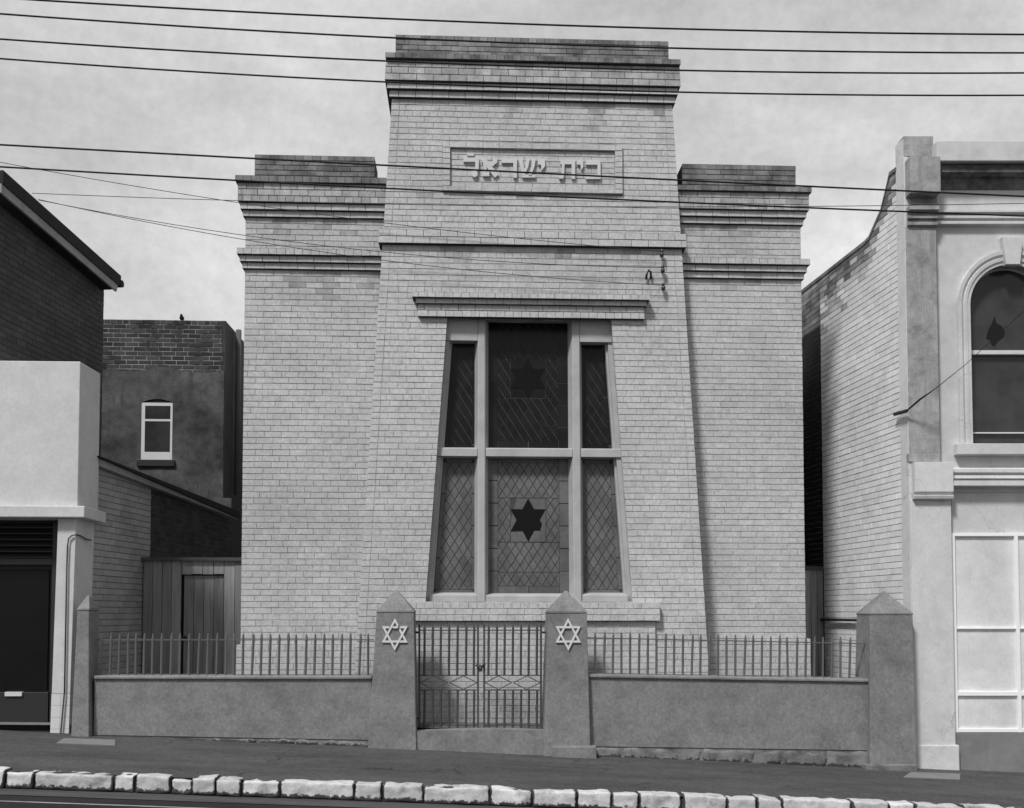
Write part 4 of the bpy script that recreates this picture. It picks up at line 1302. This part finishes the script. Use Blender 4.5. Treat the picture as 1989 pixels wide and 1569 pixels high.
for k in range(4):
    zA = zbot_p+(zsplit-zbot_p)*k/4; zB = zbot_p+(zsplit-zbot_p)*(k+1)/4-.003
    for h in (0, 1):
        b = MB(); xm = lambda z: (px_at(z, 0)+px_at(z, 1))/2
        e0 = (lambda z: px_at(z, 0)) if h == 0 else (lambda z: xm(z)+.0015)
        e1 = (lambda z: xm(z)-.0015) if h == 0 else (lambda z: px_at(z, 1))
        b.prism(LB, [(e0(zA), zA), (e1(zA), zA), (e1(zB), zB), (e0(zB), zB)], pier_o+.004, -.5); b.build('tile', 'l_tile', lb)
# conduit on the pier
cpts = [(125, 1346), (129.5, 1100), (131, 1060), (133, 1046), (139, 1040), (147, 1038), (156, 1040), (167, 1047), (177, 1049)]
PSd = Fr((px_at(lH(148, 1040), 1), 13.42), LDIR)
def cpt(x, y):
    if x <= 148: return LB.W(lS(x, y, .01), lH(x, y, .01), .006)
    return PSd.W(*PSd.U(x, y, .014), .014)
b = MB(); b.tube([cpt(x, y) for x, y in cpts], .010, 6)
b.build('conduit', 'pipe_grey', lb, smooth=True)
b = MB(); b.tube([LB.W(lS(118, 1424, .01), lH(118, 1424, .01), .012), LB.W(lS(125, 1346, .01), lH(125, 1346, .01), .012)], .011, 6); b.build('conduit', 'pipe_grey', lb)
# dark shop doorway
so = -.32
b = MB(); xr = px_at(1.5, 0)+.06
b.box(LB, xl, xr, zbase, zl0, so-.06, so-.3); sd_ = b.build('shop_recess', 'shop_dark', lb)
dr = MB(); x_l, x_r = lS(-60, 1200, so), lS(101, 1200, so)
zt1, zt2 = lH(60, 1085, so), lH(60, 1097, so)
zk = lH(60, 1340, so); zf = lH(60, 1418, so)
dr.box(LB, x_r, x_r+.09, zf, lH(60, 1012, so), so+.03, so-.06); dr.box(LB, x_l-1.0, x_r-.001, zt2, zt1, so+.03, so-.06)
dr.box(LB, x_l-1.0, x_r-.001, zf, zf+.07, so+.04, so-.06)
door = dr.build('door', 'shop_dark', lb, bevel=.004)
b = MB(); b.box(LB, x_l-1.0, x_r-.06, zk, zt2-.05, so-.03, so-.05); b.build('pane', 'door_dark', door)
b = MB(); b.box(LB, lS(9, 1347, so+.02), lS(42, 1347, so+.02), lH(25, 1352, so+.02), lH(25, 1344, so+.02), so+.02, so-.0595); b.build('letter_plate', 'l_tile', door)
b = MB(); b.box(LB, x_l-1.0, x_r-.03, zf+.08, zk-.03, so-.005, so-.055); b.build('kick_panel', 'shop_dark', door, bevel=.004)
n = 6; ztop = lH(60, 1014, so)
for k in range(n):
    za = zt1+.01+(ztop-zt1-.01)*k/n; zb2 = zt1+.01+(ztop-zt1-.01)*(k+1)/n
    b = MB(); b.hprism(LB, [(so+.03, za), (so+.03, za+.012), (so-.05, zb2-.01), (so-.05, zb2-.03)], x_l-1.0, x_r-.002); b.build('slat', 'shop_dark', lb)
st = MB(); st.box(LB, xl, px_at(0.2, 0)-.0, zbase, lH(60, 1419.5, -.12), -.12, so-.05); st.build('doorstep', 'forecourt', lb, bevel=.01)

# dark brick gable wall behind the white front
tB = Fr((0, 16.6, 0), (1, 0, 0))
gp = tB.W(tB.S(201, 640), 0)
DWF = Fr((gp.x, gp.y), hdir(1190))
if DWF.n.x < 0: DWF.n = -DWF.n
def dw(px, py, o=0): return DWF.U(px, py, o)
sN = (13.75-gp.y)/hdir(1190).y
rake = lambda s, a=dw(3, 380), c=dw(204, 553): a[1]+(c[1]-a[1])*(s-a[0])/(c[0]-a[0])
b = MB(); b.prism(DWF, [(sN, 1.0), (0, 1.0), (0, rake(0)), (sN, rake(sN))], -.007, -4.0); b.build('gable_wall', 'l_joint', lb)
LBk = Bricks()
zs = courses(lH(80, 740), rake(sN))
rk_inv = lambda z: (lambda a, c: a[0]+(c[0]-a[0])*(z-a[1])/(c[1]-a[1]))(dw(3, 380), dw(204, 553))
LBk.add(DWF, lay(zs, const(sN), lambda z: min(0.0, rk_inv(z)), seed=71), 'l_brick', 0)
LBk.finish(lb, 300, ok=lambda x, y: y < 700)
ro = .2
def rk_line(p, q, o):
    a, c = dw(*p, o), dw(*q, o)
    return lambda s: a[1]+(c[1]-a[1])*(s-a[0])/(c[0]-a[0])
rt, rbm = rk_line((0, 327), (230, 533), ro), rk_line((0, 364), (214, 549), ro)
sE = dw(233, 540, ro)[0]
b = MB(); b.prism(DWF, [(sN-.25, rbm(sN-.25)+.07), (sE, rbm(sE)+.07), (sE, rt(sE)), (sN-.25, rt(sN-.25))], ro+.02, -4.2)
roof = b.build('roof', 'roof_slate', lb)
b = MB(); b.prism(DWF, [(sN-.25, rbm(sN-.25)-.05), (sE-.10, rbm(sE-.1)-.05), (sE-.06, rbm(sE-.06)+.075), (sN-.25, rbm(sN-.25)+.075)], ro, ro-.03); b.build('barge_board', 'barge_board', roof)
b = MB(); b.prism(DWF, [(sN-.25, rbm(sN-.25)-.06), (sE-.2, rbm(sE-.2)-.06), (sE-.2, rbm(sE-.2)), (sN-.25, rbm(sN-.25))], ro-.031, .0); b.build('soffit', 'roof_slate', roof)
e = DWF.W(sE+.03, rbm(sE)+.02, 0)
b = MB(); b.tube([DWF.W(sE+.03, rt(sE)-.12, ro+.03), DWF.W(sE+.03, rt(sE)-.12, -4.0)], .06, 8); b.build('gutter', 'roof_slate', roof)

# ------------------------------------------------------------------ lean-to along the left alley
tL = Fr((0, 14.12, 0), (1, 0, 0))
lp0 = tL.W(tL.S(179, 1000), 0)
LWF = Fr((lp0.x, lp0.y), hdir(1130))
if LWF.n.x < 0: LWF.n = -LWF.n
lt = thing('lean_to', 'low brick lean-to with sloping slate roof along the left alley', 'building', (lp0.x-1, lp0.y+2, .2))
def lw(px, py, o=0): return LWF.U(px, py, o)
s_b = 5.6
ta, tc = lw(191, 909), lw(359, 973)
tl = lambda s: ta[1]+(tc[1]-ta[1])*(s-ta[0])/(tc[0]-ta[0])
b = MB(); b.prism(LWF, [(-.05, -.5), (s_b, -.5), (s_b, tl(s_b)), (-.05, tl(-.05))], -.007, -2.2); b.build('wall', 'l_painted_joint', lt)
s_m = lw(293, 1000)[0]
LT = Bricks()
zs = courses(-.1, tl(0))
inv = lambda z: ta[0]+(tc[0]-ta[0])*(z-ta[1])/(tc[1]-ta[1])
LT.add(LWF, lay(zs, const(-.05), lambda z: max(-.05, min(s_m, inv(z))), seed=81), 'l_painted', 0)
LT.add(LWF, [q for q in lay(zs, const(s_m), lambda z: max(s_m, min(s_b, inv(z))), seed=82)], 'l_dark_brick', 0)
LT.finish(lt, 300, ok=lambda x, y: 182 < x < 455 and y < 1310)
r0, r1 = lw(191, 885, .12), lw(425, 978, .12)
rl = lambda s: r0[1]+(r1[1]-r0[1])*(s-r0[0])/(r1[0]-r0[0])
b = MB(); b.prism(LWF, [(-.1, tl(-.1)+.10), (s_b, tl(s_b)+.02), (s_b, rl(s_b)), (-.1, rl(-.1))], .14, -2.3); rf_ = b.build('roof', 'roof_slate', lt)
b = MB(); b.prism(LWF, [(-.02, tl(-.02)-.002), (s_b, tl(s_b)-.002), (s_b, tl(s_b)+.015), (-.02, tl(-.02)+.098)], .10, .0); b.build('barge_board', 'barge_board', rf_)

# ------------------------------------------------------------------ rear building behind the lean-to
BF = Fr((0, 19.7, 0), (1, 0, 0))
rbld = thing('rear_building', 'flat-topped dark building with bare brick parapet above stained render', 'building', (-6.3, 19.7, .2))
bS = lambda px, py, o=0: BF.S(px, py, o)
bH = lambda px, py, o=0: BF.H(px, py, o)
x0b, x1b = bS(120, 700), bS(436, 700)
zt = bH(300, 621)
sdv = hdir(935)
def bprism(mb, xa, xb, za, zb2, of):
    # body with its right side running back along the alley
    f = [Vector((xa, 19.7-of, 0)), Vector((xb, 19.7-of, 0)), Vector((xb, 19.7, 0))+sdv*6, Vector((xa, 25.7, 0))]
    mb.hexa([Vector((p.x, p.y, za)) for p in f]+[Vector((p.x, p.y, zb2)) for p in f])
b = MB(); bprism(b, x0b, x1b, -.5, zt, -.007)
bw_ = b.build('wall', 'b_mortar', rbld)
zr = bH(300, 714)
BB = Bricks(); BB.J = .014
def low(s):
    return zr+.10*noise.noise(Vector((s*1.3, 0, 5)))-.05
zs = [zt-.086*i for i in range(14)][::-1]
for q in lay(zs, const(x0b), const(x1b), headers=(12,), seed=91, bl=.235):
    sm = (q[0]+q[1])/2
    if q[5] > low(sm)-.10: BB.add(BF, [q], 'b_brick', 0)
BB.finish(rbld, 300, ok=lambda x, y: x > 205)
# side wall bricks of the parapet return
BSF = Fr((x1b, 19.7), sdv)
if BSF.n.x < 0: BSF.n = -BSF.n
b = MB(); b.box(BSF, .0, 6, -.5, zt-.002, .014, -.05); b.build('side_wall', 'l_dark_brick', rbld)
# render coat, its upper edge broken, with the window opening
wx0, wx1, wz0, wz1 = bS(274, 840), bS(335, 840), bH(305, 893), bH(305, 782)
b = MB()
def coat(sa, sb, za, fb):
    n = max(1, int((sb-sa)/.12))
    for i in range(n):
        a, c = sa+(sb-sa)*i/n, sa+(sb-sa)*(i+1)/n
        b.prism(BF, [(a, za), (c, za), (c, fb(c)), (a, fb(a))], .012, -.03)
coat(x0b, wx0, -.4, lambda s: low(s)); coat(wx1, x1b, -.4, lambda s: low(s))
archz = lambda s: wz1+.07*(1-((s-(wx0+wx1)/2)/((wx1-wx0)/2))**2)
n = 8
for i in range(n):
    a, c = wx0+(wx1-wx0)*i/n, wx0+(wx1-wx0)*(i+1)/n
    b.prism(BF, [(a, archz(a)), (c, archz(c)), (c, low(c)), (a, low(a))], .012, -.03)
b.box(BF, wx0, wx1, -.4, wz0, .012, -.03)
b.build('render_coat', 'b_render', rbld)
# window: dark reveal, white frame, two panes
bb = MB(); bb.box(BF, wx0-.02, wx1+.02, wz0-.02, wz1+.09, -.006, -.012); bb.build('window_reveal', 'interior', rbld)
w = MB(); fr_ = .07
w.box(BF, wx0, wx0+fr_, wz0, wz1, .004, -.011); w.box(BF, wx1-fr_*.6, wx1, wz0, wz1, .004, -.011)
w.box(BF, wx0+fr_, wx1-fr_*.6, wz0, wz0+.15, .006, -.011); w.box(BF, wx0+fr_, wx1-fr_*.6, wz1-.06, wz1, .003, -.011)
zm = bH(305, 816); w.box(BF, wx0+fr_, wx1-fr_*.6, zm-.02, zm+.02, .005, -.011)
wo_ = w.build('window', 'white_timber', rbld); wo_['label'] = 'white-framed sash window with dark panes'
for (a, c) in ((wz0+.15, zm-.02), (zm+.02, wz1-.06)):
    g = MB(); g.box(BF, wx0+fr_, wx1-fr_*.6, a, c, -.0005, -.004); g.build('pane', 'dark_glass', wo_)
s = MB(); s.box(BF, wx0-.06, wx1+.06, wz0-.13, wz0-.002, .06, .0); s.build('sill', 'shop_dark', rbld, bevel=.008)
# stepped flashing against the render
for i in range(7):
    px = 292+i*22; py = 912+i*9.2
    f = MB(); f.box(BF, bS(px, py), bS(px+26, py), bH(px, py+22), bH(px, py), .018+.001*i, .0); f.build('flashing', 'b_render', rbld)
# downpipe on the alley side
b = MB(); p = [BSF.W(BSF.S(463, 700, .12), z, .12) for z in (BSF.H(463, 640, .12), BSF.H(463, 800, .12), BSF.H(463, 962, .12))]
b.tube(p, .055, 8)
tag(b.build('downpipe', 'pipe_grey', smooth=True), 'grey vertical downpipe in the alley beside the left wing', 'pipe')

# bird on the rear parapet
def bird(px, py):
    o = Vector((bS(px, py), 19.7+.12, zt))
    t = thing('bird', 'small dark bird perched on the rear brick parapet', 'bird', o)
    bm = bmesh.new()
    bm.verts.new; me = bpy.data.meshes.new('body')
    ring = []
    ctr = [((-.10, 0, .06), .004), ((-.07, 0, .07), .02), ((-.02, 0, .085), .042), ((.02, 0, .10), .045), ((.05, 0, .125), .03), ((.058, 0, .15), .026), ((.07, 0, .165), .022), ((.09, 0, .165), .007), ((.105, 0, .160), .002)]
    b = MB(); b.tube([o+Vector((c[1], -c[0]*.8, c[2]*.75)) for c, r in ctr], .02, 10, taper=[r for c, r in ctr]); b.build('body', 'feather', t, smooth=True)
    for y in (-.012, .012):
        b = MB(); b.tube([o+Vector((y, .0, .055)), o+Vector((y, -.005, -.0))], .005, 5); b.build('leg', 'feather', t)
bird(350, 617)

# ------------------------------------------------------------------ timber gate across the left alley
AG = Fr((0, 15.72, 0), (1, 0, 0))
ag = thing('timber_gate', 'grey boarded timber screen with inset door closing the left alley', 'gate', (-4.3, 15.72, .2))
gx0, gx1 = AG.S(277, 1200), WL-.01
gzt = AG.H(370, 1089)
dx0, dx1, dzt = AG.S(351, 1200), AG.S(434, 1200), AG.H(390, 1115)
bwid = .145
def planks(a, c, za, zb2, o, name='plank'):
    n = max(1, round((c-a)/bwid))
    for i in range(n):
        rz = random.Random(i*7+int(a*100))
        b = MB(); b.box(AG, a+(c-a)*i/n+.004, a+(c-a)*(i+1)/n-.004, za+rz.uniform(-.01, .01), zb2, o+rz.uniform(-.004, .004), o-.03, tone=rz.random()); b.build(name, 'grey_timber', ag)
planks(gx0, dx0, .1, gzt, 0); planks(dx1, gx1, .1, gzt, 0); planks(dx0, dx1, dzt, gzt, 0)
planks(dx0+.03, dx1-.01, .1, dzt-.02, -.045, 'door_plank')
b = MB(); b.box(AG, gx0-.05, gx1, gzt, gzt+.05, .05, -.06); b.build('top_rail', 'rail_timber', ag)
b = MB(); b.box(AG, gx0-.05, gx1, .1, gzt-.01, -.08, -.10); b.build('backing', 'interior', ag)
b = MB(); b.tube([AG.W(AG.S(358, 1238), AG.H(358, 1238), -.04), AG.W(AG.S(358, 1238), AG.H(358, 1238), .02)], .03, 8); b.build('latch', 'iron_dark', ag)

# ------------------------------------------------------------------ overhead wires
def wire(name, pts, Y, r, label, m='wire', ends=None, group=None, ext=True):
    """pts: three or more pixels the wire passes through; extended past the frame on its own parabola"""
    W3 = [Fr((0, Y if not callable(Y) else Y(px), 0), (1, 0, 0)).W(*Fr((0, Y if not callable(Y) else Y(px), 0), (1, 0, 0)).U(px, py)) for px, py in pts]
    if ends: W3 = W3+[ends]
    X = [p.x for p in W3]
    n = len(X)
    # least squares parabola in x for y and z
    def fit(v):
        import numpy as np
        return np.polyfit(X, v, 2 if n > 2 else 1)
    import numpy as np
    cy, cz = np.polyfit(X, [p.y for p in W3], 1), fit([p.z for p in W3])
    xa = min(X)-(6 if ext else 0); xb = max(X)+6 if not ends else ends.x
    if ends:
        dz = ends.z-np.polyval(cz, ends.x); dy = ends.y-np.polyval(cy, ends.x)
    P = []
    for i in range(49):
        x = xa+(xb-xa)*i/48
        P.append(Vector((x, np.polyval(cy, x)+(dy if ends else 0), np.polyval(cz, x)+(dz*max(0, (x-X[0])/(xb-X[0])) if ends else 0))))
    b = MB(); b.tube(P, r, 6)
    o = b.build(name, m, smooth=True)
    tag(o, label, 'wire', group)
g1, g2 = 'thick overhead street wires', 'thin overhead service wires'
wire('overhead_wire', [(160, 5), (829, 40), (1340, 55.6), (1989, 67)], 9.4, .0085, 'thick overhead wire crossing the sky above the tower top, topmost of all', group=g1)
wire('overhead_wire', [(0, 27), (720, 69.6), (1340, 95.5), (1989, 102)], 9.7, .0085, 'thick overhead wire crossing the top parapet of the tower, second from top', group=g1)
wire('overhead_wire', [(0, 76), (720, 115.7), (1340, 138), (1989, 141)], 10.0, .0085, 'thick overhead wire along the tower top ledge, third from top', group=g1)
wire('overhead_wire', [(0, 113.5), (720, 158), (1340, 178.7), (1989, 185)], 10.3, .0085, 'thick overhead wire along the tower cornice mouldings, fourth from top', group=g1)
wire('overhead_wire', [(0, 281), (720, 319), (1340, 351), (1989, 381)], 9.7, .0085, 'thick overhead wire crossing the raised lettering, fifth from top', group=g1)
wire('overhead_wire', [(0, 324), (720, 363), (1340, 394.5), (1989, 419)], 10.1, .0085, 'thick overhead wire just below the raised lettering, lowest thick one', group=g1)
def roof_edge(px, py):
    s, z = DWF.U(px, py, ro+.03)
    return DWF.W(s, z, ro+.03)
YE = roof_edge(68, 384).y
YY = lambda px: YE+(14.33-YE)*(px-68)/1217
wire('service_wire', [(62, 376), (470, 387), (1320, 403.5), (1568, 402.5), (1989, 392.5)], lambda px: YE+(12.7-YE)*(px-68)/1921, .0045, 'thin wire crossing the whole street below the thick wires', 'wire_thin', None, g2, ext=False)
wire('service_wire', [(0, 316), (440, 389), (800, 442.6), (1069, 472)], YY, .0045, 'thin service wire running down to the topmost wall insulator', 'wire_thin', ins1, g2)
wire('service_wire', [(76, 389), (440, 453), (800, 496), (1100, 516)], YY, .0045, 'thin service wire running down to the middle wall insulator', 'wire_thin', ins2, g2, ext=False)
wire('service_wire', [(76, 389), (440, 460), (800, 514), (1028, 540), (1201, 550.5)], YY, .0045, 'thin service wire running down to the lowest wall insulator', 'wire_thin', ins3, g2, ext=False)
